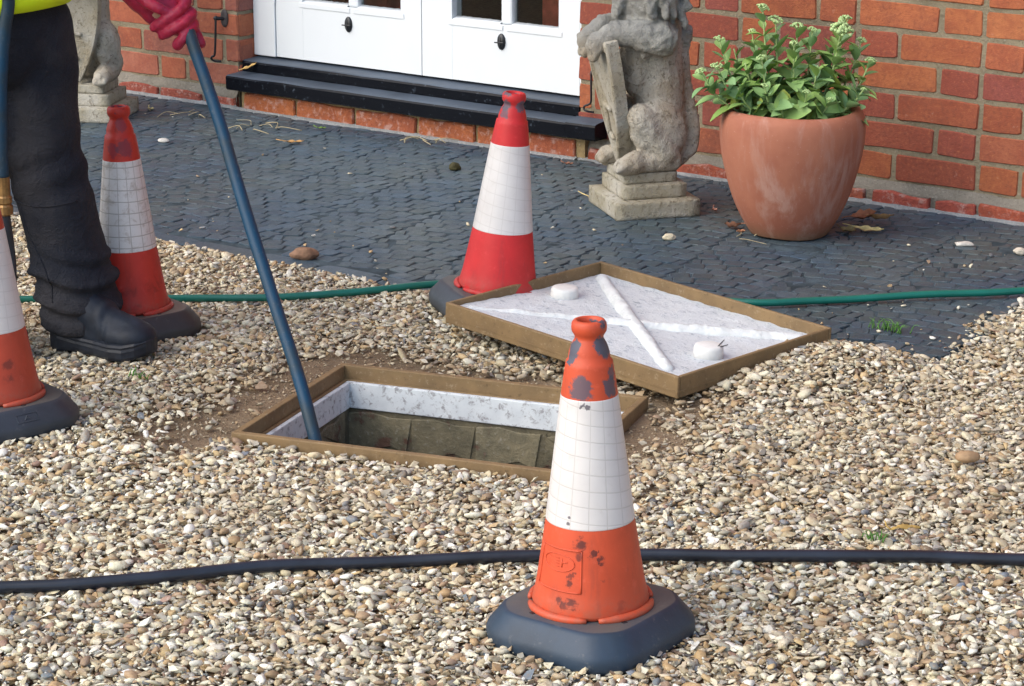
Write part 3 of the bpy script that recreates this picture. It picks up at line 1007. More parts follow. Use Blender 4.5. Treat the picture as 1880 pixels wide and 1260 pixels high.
def mat_cone(name, base, grime, grime_col, spots=(), scuff=0.5):
    M = NT(name)
    o = M.coord()
    x, y, z = M.sep(o)
    n1 = M.noise(9, 4, 0.6)
    n2 = M.noise(60, 5, 0.7)
    c = M.mix(M.ss(n1, 0.3, 0.7), base, tuple(v * 0.82 for v in base))
    c = M.mix(M.math('MULTIPLY', M.ss(n2, 0.55, 0.75), 0.35), c, tuple(min(1, v * 1.15 + 0.05) for v in base))
    # general grime
    n3 = M.noise(28, 6, 0.75, dist=0.6)
    g = M.math('MULTIPLY', M.ss(n3, 0.66 - 0.25 * grime, 0.78 - 0.2 * grime), 0.75 * min(1, grime * 1.3))
    c = M.mix(g, c, tuple(v * 0.3 for v in base))
    sm_ = M.n('ShaderNodeMapping')
    sm_.inputs['Scale'].default_value = (1, 1, 0.16)
    M.l(o, sm_.inputs[0])
    n5 = M.noise(48, 5, 0.7, sm_.outputs[0], 0.2)
    c = M.mix(M.math('MULTIPLY', M.ss(n5, 0.52, 0.72), 0.38), c, tuple(v * 0.45 + 0.02 for v in base))
    low = M.math('MULTIPLY', M.ss(z, 0.05, 0.0), M.ss(n2, 0.35, 0.6))
    c = M.mix(M.math('MULTIPLY', low, 0.35), c, (0.20, 0.13, 0.09))
    # scuffed grey paint round the neck
    n4 = M.noise(26, 4, 0.6, dist=0.3)
    m = M.math('MULTIPLY', M.ss(z, 0.362, 0.382), M.ss(n4, 0.60 - 0.14 * scuff, 0.64 - 0.14 * scuff))
    c = M.mix(m, c, grime_col)
    for (phi, zz, rr, amt) in spots:
        rad = cone_r(zz)
        vd = M.n('ShaderNodeVectorMath', operation='DISTANCE')
        M.l(o, vd.inputs[0])
        vd.inputs[1].default_value = (rad * math.sin(phi), -rad * math.cos(phi), zz)
        d = M.math('ADD', vd.outputs['Value'], M.math('ADD', M.math('MULTIPLY', M.math('SUBTRACT', n3, 0.5), 0.04), M.math('MULTIPLY', M.math('SUBTRACT', n2, 0.5), 0.03)))
        gc = grime_col if zz > 0.3 else (0.06, 0.022, 0.022)
        c = M.mix(M.math('MULTIPLY', M.ss(d, rr, rr * (0.7 if zz > .3 else 0.25)), amt), c, gc)
    M.bump(n2, 0.12, 0.002)
    return M.done(c, 0.48, 0.35)

def mat_sleeve(name, dirt, skew, lines=0.5, marks=()):
    M = NT(name)
    o = M.coord()
    x, y, z = M.sep(o)
    ang = M.math('ARCTAN2', x, M.math('MULTIPLY', y, -1.0))
    n1 = M.noise(11, 4, 0.6)
    n2 = M.noise(45, 6, 0.75, dist=0.5)
    wob = M.math('MULTIPLY', M.math('SUBTRACT', n1, 0.5), 0.006)
    h = M.math('ADD', M.math('ADD', z, M.math('MULTIPLY', ang, skew)), wob)
    fz = M.math('FRACT', M.math('DIVIDE', h, 0.0235))
    lz = M.math('MAXIMUM', M.ss(fz, 0.94, 0.975), M.ss(fz, 0.05, 0.015))
    a2 = M.math('ADD', ang, M.math('MULTIPLY', z, -skew * 60))
    fa = M.math('FRACT', M.math('DIVIDE', M.math('ADD', a2, 7.0), 0.43))
    la = M.math('MAXIMUM', M.ss(fa, 0.955, 0.98), M.ss(fa, 0.035, 0.012))
    line = M.math('MULTIPLY', M.math('MAXIMUM', lz, la), lines)
    c = M.mix(M.ss(n1, 0.3, 0.7), (0.70, 0.68, 0.66), (0.63, 0.605, 0.585))
    c = M.mix(M.math('MULTIPLY', M.ss(n2, 0.58 - 0.1 * dirt, 0.75 - 0.1 * dirt), 0.7 * dirt), c, (0.36, 0.30, 0.25))
    c = M.mix(line, c, (0.34, 0.31, 0.28))
    for (phi, zz, rr) in marks:
        rad = 0.0625 - (zz - 0.1325) * 0.1223
        vd = M.n('ShaderNodeVectorMath', operation='DISTANCE')
        M.l(o, vd.inputs[0])
        vd.inputs[1].default_value = (rad * math.sin(phi), -rad * math.cos(phi), zz)
        d = M.math('ADD', vd.outputs['Value'], M.math('MULTIPLY', M.math('SUBTRACT', n2, 0.5), 0.02))
        c = M.mix(M.math('MULTIPLY', M.ss(d, rr, rr * 0.6), 0.85), c, (0.07, 0.06, 0.08))
    M.bump(M.math('ADD', M.math('MULTIPLY', line, -1.0), M.math('MULTIPLY', n1, 0.5)), 0.3, 0.002)
    return M.done(c, 0.38, 0.5)

def octo(a, ch, n=64):
    """outline of a square with rounded chamfered corners"""
    P = []
    c = [(a, -a + ch), (a, a - ch), (a - ch, a), (-a + ch, a), (-a, a - ch), (-a, -a + ch), (-a + ch, -a), (a - ch, -a)]
    for i in range(8):
        p, q = Vector(c[i]), Vector(c[(i + 1) % 8])
        k = 10 if i % 2 == 0 else 6
        P += [p.lerp(q, j / k) for j in range(k)]
    for _ in range(3):
        m = len(P)
        P = [(P[i - 1] + P[i] * 2 + P[(i + 1) % m]) / 4 for i in range(m)]
    return P

def mat_base(name, base, dusty):
    M = NT(name)
    w = M.coord()
    n1 = M.noise(10, 4, 0.6)
    n2 = M.noise(70, 5, 0.7)
    nz = M.sep(M.n('ShaderNodeNewGeometry').outputs['Normal'])[2]
    c = M.mix(M.ss(n1, 0.3, 0.7), base, tuple(v * 0.6 for v in base))
    d = M.math('MULTIPLY', M.math('ADD', M.ss(nz, 0.95, 0.995), 0.05), M.ss(n1, 0.25, 0.6, 0.35, 1.0))
    c = M.mix(M.math('MULTIPLY', d, dusty), c, (0.15, 0.135, 0.11))
    c = M.mix(M.math('MULTIPLY', M.ss(n2, 0.58, 0.72), 0.35), c, (0.14, 0.14, 0.14))
    M.bump(n2, 0.25, 0.002)
    return M.done(c, 0.5, 0.45)

def cone(loc, face, tilt_dir, tilt, base_rz, mats, label, panel=False, ring=False, lug=0.0, dent=False):
    """face = heading (world angle) of the cone's front; tilt_dir = heading it leans towards"""
    loc = Vector(loc)
    loc = loc + (CAM_LOC - loc) * 0.0082
    loc.z = 0.004
    root = empty('traffic_cone', loc)
    tag(root, label, 'traffic cone', 'traffic cones guarding the open manhole')
    ax = Vector((-math.sin(tilt_dir), math.cos(tilt_dir), 0))
    root.rotation_mode = 'QUATERNION'
    from mathutils import Quaternion
    root.rotation_quaternion = Quaternion(ax, tilt) @ Quaternion((0, 0, 1), face + math.pi / 2)
    root.scale = (SC_, SC_, SC_ * 0.982)
    p, q = cone_prof()
    def dentfn(pt, a, r, z):
        if dent and z < 0.125:
            f = math.exp(-((a - 4.75) / 0.35) ** 2) * math.exp(-((z - 0.075) / 0.04) ** 2)
            k = 1 - 0.09 * f + 0.03 * math.exp(-((a - 5.2) / 0.2) ** 2) * math.exp(-((z - 0.07) / 0.05) ** 2)
            pt[0] *= k
            pt[1] *= k
        return pt
    def smoothp(P):
        return P
    vs, fs = lathe([p[0]] + [(p[0][0] + (p[1][0] - p[0][0]) * .5, p[0][1])] + p[1:], 56, False, False, dentfn)
    n0 = len(vs)
    vs2, fs2 = lathe(q, 56, False, False)
    # core behind the sleeve joins the two
    core, cf = lathe([(0.0620, 0.1325), (0.0396, 0.3165)], 56, False, False)
    V = vs + vs2 + core
    F = fs + [tuple(i + n0 for i in f) for f in fs2] + [tuple(i + n0 + len(vs2) for i in f) for f in cf]
    body = link('cone_body', mesh_from(V, F, True), mats[0], root, (0, 0, 0.047))
    # foot lip in four arcs
    for k in range(4):
        a0 = lug + k * math.pi / 2 + 0.10
        path = [(0.0868 * math.cos(a0 + j / 14 * (math.pi / 2 - 0.2)), 0.0868 * math.sin(a0 + j / 14 * (math.pi / 2 - 0.2)), 0.0055) for j in range(15)]
        rad = [0.0062 * min(1, 0.55 + 2.2 * min(j, 14 - j) / 14) for j in range(15)]
        tube('foot_lip', path, rad, mats[0], body, 10)
    sl_, sf = lathe([(0.0622, 0.1318), (0.0630, 0.1326), (0.0628, 0.1345), (0.0404, 0.3150), (0.0402, 0.3168), (0.0394, 0.3174)], 64, False, False)
    # re-sample the sleeve so that it stays a straight frustum
    link('reflective_sleeve', mesh_from(sl_, sf, True), mats[1], root, (0, 0, 0.047))
    # rubber base
    out = octo(0.127, 0.043)
    m = len(out)
    V, F = [], []
    prof = [(0.975, -0.006), (1.0, 0.003), (1.003, 0.014), (0.985, 0.0225), (0.86, 0.0445), (0.835, 0.0482), (0.80, 0.0495), (0.66, 0.0495)]
    for s, z in prof:
        for v in out: V.append((v.x * s, v.y * s, z))
    for i in range(len(prof) - 1):
        for k in range(m):
            F.append((i * m + k, i * m + (k + 1) % m, (i + 1) * m + (k + 1) % m, (i + 1) * m + k))
    F.append(tuple((len(prof) - 1) * m + k for k in range(m)))
    F.append(tuple(reversed(range(m))))
    bs = link('rubber_base', mesh_from(V, F, True), mats[2], root, (0, 0, 0), (0, 0, base_rz))
    for k in range(4):
        a0 = lug + k * math.pi / 2 + R(28)
        c_, s_ = math.cos(a0), math.sin(a0)
        link('slot', bm_mesh(box_bm([(0.089, 0.098, -0.004, 0.004, 0.048, 0.0505)], 0.001)), M_IRON, root, (0, 0, 0), (0, 0, a0))
    if ring:
        V, F = [], []
        def slope(x, k): return (x, -(0.1255 - 0.0165 * k), 0.0225 + 0.0222 * k)
        for pts in ([(-.02, .2), (.02, .2), (.02, .75), (-.02, .75), (-.02, .2)], [(-.006, .32), (0, .62), (.006, .32)], [(-.004, .42), (.004, .42)]):
            tube_data([slope(*p_) for p_ in pts], 0.0012, 5, V, F)
        link('base_imprint', mesh_from(V, F, False), mats[2], bs)
    def on(phi, z, off=0.0008):
        r = cone_r(z) + off
        return (r * math.sin(phi), -r * math.cos(phi), z)
    if panel:
        V, F = [], []
        def line(pts, rad=0.0009):
            tube_data([on(a, z, 0.0003) for a, z in pts], rad, 6, V, F)
        a0, a1, z0, z1 = R(-72), R(-12), 0.043, 0.103
        lerp = lambda a, b, k: a + (b - a) * k
        line([(lerp(a0, a1, i / 12), z0) for i in range(13)], 0.0013)
        line([(lerp(a0, a1, i / 12), z1) for i in range(13)], 0.0013)
        line([(a0, lerp(z0, z1, i / 6)) for i in range(7)], 0.0013)
        line([(a1, lerp(z0, z1, i / 6)) for i in range(7)], 0.0013)
        ac, zc = R(-42), 0.083
        line([(ac + R(22) * math.cos(i / 24 * 2 * math.pi), zc + 0.0125 * math.sin(i / 24 * 2 * math.pi)) for i in range(25)])
        for dz in (-0.006, -0.002, 0.002, 0.006):
            line([(ac - R(14), zc + dz), (ac + R(2), zc + dz)], 0.0006)
        line([(ac + R(6), zc - 0.006), (ac + R(6), zc + 0.006)], 0.0008)
        line([(ac + R(6), zc), (ac + R(13), zc + 0.002)], 0.0008)
        link('embossed_panel', mesh_from(V, F, True), mats[0], body)
    if ring:
        V, F = [], []
        tube_data([on(R(9) + R(3.4) * math.cos(i / 14 * 2 * math.pi), 0.058 + 0.0042 * math.sin(i / 14 * 2 * math.pi)) for i in range(15)], 0.0009, 6, V, F)
        link('embossed_ring', mesh_from(V, F, True), mats[3], body)
    return root

GREY = (0.085, 0.085, 0.11)
ORG = (0.62, 0.088, 0.034)
B_F = mat_base('base_rubber_front', (0.024, 0.046, 0.078), 0.55)
FACE = YAW - math.pi / 2        # heading towards the camera
m_front = (mat_cone('cone_orange', ORG, 0.12, GREY, [(R(-20), 0.332, 0.020, .9), (R(52), 0.335, 0.014, .9), (R(60), 0.352, 0.010, .8), (R(-58), 0.386, 0.014, 1), (R(-62), 0.372, 0.010, 1), (R(62), 0.39, 0.016, 1), (R(50), 0.427, 0.012, 1),
                    (R(-14), 0.112, 0.010, .85), (R(-17), 0.098, 0.006, .7), (R(-22), 0.028, 0.010, .8), (R(-38), 0.030, 0.009, .75), (R(-30), 0.022, 0.007, .7), (R(-26), 0.066, 0.005, .7), (R(-25), 0.055, 0.005, .8), (R(3), 0.098, 0.004, .8), (R(7), 0.091, 0.004, .8), (R(10), 0.083, 0.004, .8), (R(11), 0.075, 0.004, .7), (R(11), 0.06, 0.004, .4), (R(30), 0.02, 0.01, .3)], 0.0),
           mat_sleeve('sleeve_clean', 0.25, 0.0070, 0.34, [(R(-19), 0.309, 0.0045), (R(-13), 0.311, 0.004), (R(-7), 0.308, 0.004), (R(-30), 0.150, 0.003), (R(-31), 0.141, 0.003)]), B_F)
RED1 = (0.60, 0.028, 0.030)
m_back = (mat_cone('cone_red', RED1, 0.1, GREY, [(R(-50), 0.40, 0.014, .9), (R(-48), 0.43, 0.012, .9), (R(58), 0.40, 0.012, .9), (R(-35), 0.385, 0.012, .8)], 0.0),
          mat_sleeve('sleeve_plain', 0.2, 0.008, 0.2), mat_base('base_rubber_back', (0.05, 0.062, 0.075), 0.5))
RED2 = (0.52, 0.035, 0.022)
m_left = (mat_cone('cone_grimy_red', RED2, 0.55, (0.10, 0.03, 0.055), [(R(20), 0.345, 0.02, .6), (R(-20), 0.34, 0.016, .5), (R(10), 0.39, 0.014, .5)], 0.25),
          mat_sleeve('sleeve_cracked', 0.9, 0.0005, 0.9), mat_base('base_rubber_left', (0.035, 0.037, 0.042), 1.0))
m_near = (mat_cone('cone_faded_orange', (0.50, 0.07, 0.035), 0.3, (0.12, 0.05, 0.045), [(R(38), 0.075, 0.013, .6), (R(36), 0.05, 0.012, .5)], 0.1),
          mat_sleeve('sleeve_near', 0.2, 0.0045, 0.2), mat_base('base_rubber_near', (0.040, 0.052, 0.07), 0.5), mat_plain('ring_dark', (0.22, 0.05, 0.04)))
cone((1.801, -2.623, 0.006), FACE, YAW + math.pi, R(0.8), R(45 + 8), m_front, 'orange traffic cone with grey paint scuffs, nearest the camera in front of the black hose', panel=True, lug=R(-90))
cone((0.663, -1.330, 0.012), FACE, YAW, R(4.9), R(20), m_back, 'clean red traffic cone leaning beside the upturned manhole cover on the paving edge', lug=R(-60))
lb_ = cone((0.180, -1.886, 0.006), FACE, YAW + math.pi, R(1.2), R(38), m_left, 'grimy red traffic cone with cracked white sleeve, right behind the worker\'s boot', dent=True, lug=R(-70))
lb_.scale = (SC_ * 0.94, SC_ * 0.94, SC_ * 0.982)
lc_ = cone((0.410, -2.451, 0.006), FACE, YAW + math.pi, R(1.2), R(45 - 6), m_near, 'faded orange traffic cone cut off by the left edge, in front of the worker', ring=True, lug=R(-75))

# ------------------------------------------------------------------ hoses
def hose_path(pts, z, wob=0.003):
    P = catmull([(x, y, z) for x, y in pts], 10)
    for i, p in enumerate(P):
        p.z = z + ground_h(p.x, p.y) * 0.5 + wob * mnoise.noise((p.x * 4, p.y * 4, 5))
        p.x += 0.004 * mnoise.noise((p.x * 5, 0, 1))
    return P
M_HB = mat_plain('black_rubber_hose', (0.014, 0.018, 0.028), 0.36, 0.5, 0.35, 12, 0.1, 0.001, 200)
M_HG = mat_plain('green_plastic_hose', (0.004, 0.125, 0.092), 0.38, 0.5, 0.12, 12, 0.1, 0.001, 200)
M_ = NT('blue_rubber_hose')
n1 = M_.noise(9, 4, 0.6)
n2 = M_.noise(120, 4, 0.7)
c = M_.mix(M_.ss(n1, 0.4, 0.65), (0.005, 0.045, 0.095), (0.020, 0.040, 0.056))
c = M_.mix(M_.math('MULTIPLY', M_.ss(n2, 0.58, 0.72), 0.4), c, (0.10, 0.12, 0.13))
M_.bump(n2, 0.15, 0.001)
M_HBL = M_.done(c, 0.5, 0.3)
bh = [(0.80, -3.30), (0.93, -3.17), (1.021, -3.081), (1.06, -3.034), (1.143, -2.954), (1.235, -2.849), (1.317, -2.741), (1.428, -2.626), (1.516, -2.544), (1.607, -2.465), (1.722, -2.376), (1.868, -2.277), (1.997, -2.181), (2.095, -2.111), (2.246, -2.007), (2.5, -1.80), (2.8, -1.55)]
tag(tube('black_hose', hose_path(bh, 0.0155), 0.0095, M_HB, None, 14), 'thick black hose lying across the foreground gravel behind the nearest cone', 'hose')
ghp = [(-0.7, -2.25), (-0.4, -2.13), (-0.189, -1.987), (-0.109, -1.912), (0.006, -1.81), (0.117, -1.717), (0.284, -1.588), (0.393, -1.458), (0.516, -1.277), (0.643, -1.19), (0.817, -1.10), (0.978, -1.075), (1.095, -1.039), (1.191, -0.941), (1.352, -0.773), (1.498, -0.62), (1.586, -0.521), (1.8, -0.3), (2.1, -0.1)]
tag(tube('garden_hose', hose_path(ghp, 0.0135, 0.002), 0.0076, M_HG, None, 12), 'thin green garden hose running behind the cones and over the paving', 'hose')
jh = empty('jetting_hose', (0.866, -2.132, 0))
tag(jh, 'blue jetting hose held by the worker and fed down into the open manhole', 'hose')
fw_ = lambda p: tuple(Vector(p) + (CAM_LOC - Vector(p)) * 0.019)
jpts = [fw_(p) for p in ((0.152, -2.177, 0.345), (0.153, -2.176, 0.427), (0.158, -2.173, 0.529), (0.167, -2.166, 0.62), (0.176, -2.160, 0.689))] + [(0.23, -2.23, 0.78), (0.17, -2.11, 0.88), (0.24, -2.02, 0.93), (0.31, -1.94, 0.86), (0.335, -1.905, 0.76), (0.345, -1.9, 0.695), (0.374, -1.912, 0.658), (0.4, -1.927, 0.621), (0.424, -1.939, 0.59), (0.471, -1.958, 0.531), (0.528, -1.984, 0.461), (0.575, -2.008, 0.4), (0.622, -2.032, 0.34), (0.67, -2.056, 0.281), (0.718, -2.079, 0.222), (0.766, -2.103, 0.165), (0.814, -2.126, 0.109), (0.861, -2.151, 0.054), (0.898, -2.170, -0.001), (0.918, -2.176, -0.04), (0.945, -2.17, -0.10), (0.98, -2.15, -0.25), (1.0, -2.12, -0.5), (1.01, -2.1, -0.62)]
inv = jh.location.copy()
hp = tube('hose', [p - inv for p in catmull(jpts, 8)], 0.0115, M_HBL, jh, 14)
M_BRASS = mat_plain('worn_brass', (0.26, 0.15, 0.055), 0.42, 0.5, 0.35, 50, 0.2, 0.001)
M_BRASS.node_tree.nodes['Principled BSDF'].inputs['Metallic'].default_value = 0.6
vs, fs = lathe([(0.0125, 0.005), (0.0125, -0.03), (0.0145, -0.033), (0.0148, -0.043), (0.0125, -0.046), (0.0155, -0.050), (0.0157, -0.064), (0.012, -0.067), (0.010, -0.067)], 14, False, False)
cp = link('coupling', mesh_from(vs, fs, False), M_BRASS, jh, Vector(fw_((0.1525, -2.177, 0.345))) - inv)
tail = tube('tail_hose', [Vector(p) - inv for p in catmull([fw_((0.1525, -2.177, 0.28)), fw_((0.156, -2.176, 0.24)), fw_((0.158, -2.174, 0.198)), fw_((0.158, -2.175, 0.145)), (0.17, -2.20, 0.07), (0.05, -2.26, 0.024), (-0.15, -2.36, 0.016), (-0.6, -2.5, 0.016)], 8)], 0.0095, M_HB, jh, 10)

# ------------------------------------------------------------------ terracotta pot and its plant
M_ = NT('terracotta')
n1 = M_.noise(6, 4, 0.6)
st = M_.n('ShaderNodeMapping')
st.inputs['Scale'].default_value = (1, 1, 0.22)
M_.l(M_.coord(), st.inputs[0])
n2 = M_.noise(20, 5, 0.65, st.outputs[0], 0.3)
n3 = M_.noise(140, 4, 0.7)
z = M_.sep(M_.coord())[2]
c = M_.mix(M_.ss(n1, 0.35, 0.65), (0.40, 0.155, 0.092), (0.32, 0.112, 0.068))
bl = M_.math('MULTIPLY', M_.ss(n2, 0.47, 0.68), M_.ss(n1, 0.3, 0.6, 0.3, 0.75))
c = M_.mix(M_.math('MULTIPLY', bl, 1.0), c, (0.46, 0.27, 0.21))
c = M_.mix(M_.math('MULTIPLY', M_.ss(M_.math('ADD', z, M_.math('MULTIPLY', n1, 0.05)), 0.075, 0.015), 0.7), c, (0.13, 0.10, 0.05))
c = M_.mix(M_.math('MULTIPLY', M_.ss(n3, 0.62, 0.72), 0.3), c, (0.6, 0.42, 0.34))
M_.bump(M_.math('ADD', n3, M_.math('MULTIPLY', n2, 0.6)), 0.25, 0.003)
M_TERRA = M_.done(c, 0.72, 0.3)
POT = Vector((0.815, -0.413, 0))
pot = empty('terracotta_pot', POT)
tag(pot, 'large round terracotta pot standing on the paving against the brick wall', 'pot')
pr = [(0.086, 0.001), (0.095, 0.003), (0.1005, 0.010), (0.1215, 0.044), (0.1375, 0.077), (0.1500, 0.110), (0.1600, 0.144), (0.1715, 0.191), (0.1770, 0.230), (0.1785, 0.258), (0.1765, 0.280), (0.1715, 0.294), (0.1635, 0.3025), (0.1545, 0.3045), (0.1480, 0.300), (0.1440, 0.288), (0.1440, 0.25)]
def sm(P, k=4):
    out = []
    Q = catmull([(r, 0, z) for r, z in P], k)
    return [(q.x, q.z) for q in Q]
vs, fs = lathe(sm([(r_ * 0.922, z_ * 0.955) for r_, z_ in pr], 3), 72, True, False, lambda p, a, r, z: [p[0] * (1 + .004 * math.sin(2 * a + 1)), p[1] * (1 + .004 * math.sin(2 * a + 1)), p[2] + .0015 * math.sin(a * 3)])
link('pot_body', mesh_from(vs, fs, True), M_TERRA, pot)
vs, fs = lathe([(0.1325, 0.252), (0.10, 0.258), (0.05, 0.261), (0.0005, 0.262)], 40, False, False)
link('soil', mesh_from(vs, fs, True), mat_plain('potting_soil', (0.025, 0.018, 0.012), 0.95, 0.1, 0.5, 120, 1.0, 0.01), pot)

def mat_leaf(name, a, b):
    M = NT(name)
    oi = M.n('ShaderNodeObjectInfo')
    n1 = M.noise(40, 3, 0.6)
    c = M.mix(oi.outputs['Random'], a, b)
    c = M.mix(M.math('MULTIPLY', M.ss(n1, 0.4, 0.7), 0.35), c, tuple(v * 0.65 for v in a))
    M.b.inputs['Subsurface Weight'].default_value = 0.0
    m = M.done(c, 0.5, 0.35)
    return m
M_LEAF = mat_leaf('sedum_leaf', (0.27, 0.42, 0.105), (0.20, 0.355, 0.17))
M_LEAFO = mat_leaf('sedum_old_leaf', (0.38, 0.45, 0.09), (0.31, 0.41, 0.10))
M_STEM = mat_plain('sedum_stem', (0.34, 0.44, 0.18), 0.55, 0.3, 0.15, 40)
M_FLOW = mat_plain('sedum_bud', (0.40, 0.54, 0.24), 0.65, 0.2, 0.2, 60)
def leaf_mesh(L, W, bend, cup, seed):
    r = random.Random(seed)
    vs, fs = [], []
    n = 6
    prof = [0.22, 0.55, 0.86, 1.0, 0.93, 0.66, 0.10]
    for i in range(n + 1):
        t_ = i / n
        w_ = W / 2 * prof[i]
        zb = -bend * L * t_ * t_
        for s in (-1, -0.5, 0, 0.5, 1):
            vs.append((L * t_ * (1 - .12 * bend * t_), s * w_, zb + cup * w_ * s * s + 0.0012 * r.uniform(-1, 1) * abs(s) - (0.0008 if s == 0 else 0)))
    for i in range(n):
        for j in range(4):
            a = i * 5 + j
            fs.append((a, a + 5, a + 6, a + 1))
    nv = len(vs)
    th = 0.0011
    vs += [(x, y, z - th) for x, y, z in vs]
    fs += [tuple(reversed([k + nv for k in f])) for f in fs[:]]
    return mesh_from(vs, fs, True)
LEAVES = [leaf_mesh(1.0, w_, b_, 0.35, i) for i, (w_, b_) in enumerate(((0.60, 0.35), (0.55, 0.15), (0.66, 0.5), (0.52, 0.25), (0.6, 0.0)))]
LEAFO = [m_.copy() for m_ in LEAVES]
for m_ in LEAVES: m_.materials.append(M_LEAF)
for m_ in LEAFO: m_.materials.append(M_LEAFO)
def flower_mesh(seed):
    r = random.Random(seed)
    bm = bmesh.new()
    for i in range(42):
        a = r.uniform(0, 2 * math.pi)
        d = math.sqrt(r.random())
        x, y = d * math.cos(a), d * math.sin(a)
        z_ = 0.55 * (1 - d * d) + r.uniform(-.07, .07)
        bmesh.ops.create_icosphere(bm, subdivisions=1, radius=r.uniform(.13, .2), matrix=Matrix.Translation((x * .9, y * .9, z_)))
    for i in range(7):
        a = 2 * math.pi * i / 7
        roundcone(bm, (0, 0, -0.55), (0.6 * math.cos(a), 0.6 * math.sin(a), 0.1), 0.05, 0.07, 6)
    return bm_mesh(bm, True)
FLOWERS = [flower_mesh(i) for i in range(3)]
for m_ in FLOWERS: m_.materials.append(M_FLOW)
plant = empty('sedum_plant', POT + Vector((0, 0, 0.259)))
tag(plant, 'leafy green sedum with pale budding flower heads growing in the terracotta pot', 'plant')
# stem tips given as sideways (along the view), depth and height above the pot soil, head size
TIPS = [(-0.078, 0.02, 0.262, .017), (-0.045, 0.03, 0.232, .019), (0.010, 0.05, 0.215, .017), (-0.100, 0.04, 0.205, .011), (0.045, 0.04, 0.208, .013), (0.108, -0.01, 0.215, .030), (0.122, 0.04, 0.232, .018),
        (-0.180, 0.02, 0.190, .014), (0.165, 0.05, 0.182, .014), (0.182, 0.0, 0.142, .014), (-0.188, -0.04, 0.135, .017), (-0.225, -0.01, 0.118, .015), (-0.005, -0.03, 0.185, .014), (-0.085, -0.06, 0.158, .014),
        (0.02, -0.10, 0.085, .011), (0.075, -0.11, 0.07, .009), (-0.08, -0.10, 0.10, .011), (0.16, -0.06, 0.085, .008), (-0.14, -0.07, 0.09, .0), (0.10, 0.07, 0.17, .010), (-0.14, 0.07, 0.16, .0), (0.13, -0.08, 0.06, 0.0), (-0.04, -0.12, 0.05, 0.0), (0.05, -0.05, 0.14, 0.0), (-0.12, -0.02, 0.14, 0.0)]
pr_ = random.Random(21)
for si, (u, d, h, fl) in enumerate(TIPS):
    u, d, h = u * 0.94, d * 0.9, h * 0.97
    tip = RT * u + HD * d + Vector((0, 0, h))
    b0 = RT * (u * 0.42) + HD * (d * 0.45) + Vector((0, 0, 0.0))
    if b0.length > 0.11: b0 *= 0.11 / b0.length
    mid = b0.lerp(tip, 0.5) + (RT * u + HD * d) * 0.10
    path = catmull([b0, mid, tip], 8)
    st_ = tube('stem', path, [0.0026 - 0.0009 * i / 16 for i in range(len(path))], M_STEM, plant, 7)
    nl = int(8 + h * 52)
    for k in range(nl):
        f = (k + 0.6) / nl * 0.90
        p = path[min(int(f * 16), 16)]
        ax = (path[min(int(f * 16) + 1, 16)] - path[max(int(f * 16) - 1, 0)]).normalized()
        L = (0.090 - 0.060 * f) * pr_.uniform(.8, 1.2) * (1 if h > 0.12 else 0.95)
        phi = k * 2.4 + si
        side = ax.orthogonal().normalized()
        side.rotate(__import__('mathutils').Quaternion(ax, phi))
        el = R(12 + 40 * f + pr_.uniform(-12, 12))
        dirv = (side * math.cos(el) + ax * math.sin(el)).normalized()
        up = (ax - dirv * ax.dot(dirv)).normalized()
        yv = up.cross(dirv)
        old = f < 0.35 and pr_.random() < .45
        o = link('leaf', (LEAFO if old else LEAVES)[pr_.randrange(5)], None, st_)
        Mx = Matrix(((dirv.x, yv.x, up.x, p.x), (dirv.y, yv.y, up.y, p.y), (dirv.z, yv.z, up.z, p.z), (0, 0, 0, 1)))
        o.matrix_local = Mx @ Matrix.Diagonal((L, L, L, 1))
    if fl:
        o = link('flower_head', FLOWERS[si % 3], None, st_, tip, (pr_.uniform(-.3, .3), pr_.uniform(-.3, .3), pr_.uniform(0, 6)))
        o.scale = (fl * 1.0, fl * 1.0, fl * .9)

# ------------------------------------------------------------------ stone lions holding shields
def mat_stone(name, pale, brown, lich):
    M = NT(name)
    w = M.coord()
    n1 = M.noise(7, 5, 0.65)
    n2 = M.noise(60, 6, 0.75, dist=0.5)
    n3 = M.noise(190, 4, 0.7)
    nz = M.sep(M.n('ShaderNodeNewGeometry').outputs['Normal'])
    z = M.sep(w)[2]
    c = M.mix(M.ss(n1, 0.32, 0.62), pale, brown)
    c = M.mix(M.math('MULTIPLY', M.ss(n2, 0.52, 0.64), 0.65), c, (0.16, 0.13, 0.09))
    c = M.mix(M.math('MULTIPLY', M.ss(n2, 0.46, 0.34), 0.5), c, (0.46, 0.44, 0.40))
    c = M.mix(M.math('MULTIPLY', M.math('MULTIPLY', M.ss(z, 0.36, 0.44), M.ss(n1, 0.25, 0.5, 0.4, 1.0)), lich), c, (0.27, 0.29, 0.29))
    c = M.mix(M.math('MULTIPLY', M.ss(n3, 0.62, 0.7), 0.6), c, (0.55, 0.55, 0.52))
    c = M.mix(M.math('MULTIPLY', M.ss(n3, 0.38, 0.28), 0.5), c, (0.05, 0.045, 0.035))
    M.bump(M.math('ADD', n2, M.math('MULTIPLY', n3, 0.7)), 1.0, 0.009)
    return M.done(c, 0.92, 0.15)
M_ST = mat_stone('weathered_stone', (0.62, 0.585, 0.50), (0.45, 0.375, 0.275), 0.7)
M_STP = mat_stone('plinth_stone', (0.62, 0.59, 0.51), (0.43, 0.385, 0.28), 0.0)
M_STS = mat_stone('shield_stone', (0.60, 0.57, 0.49), (0.46, 0.40, 0.29), 0.3)

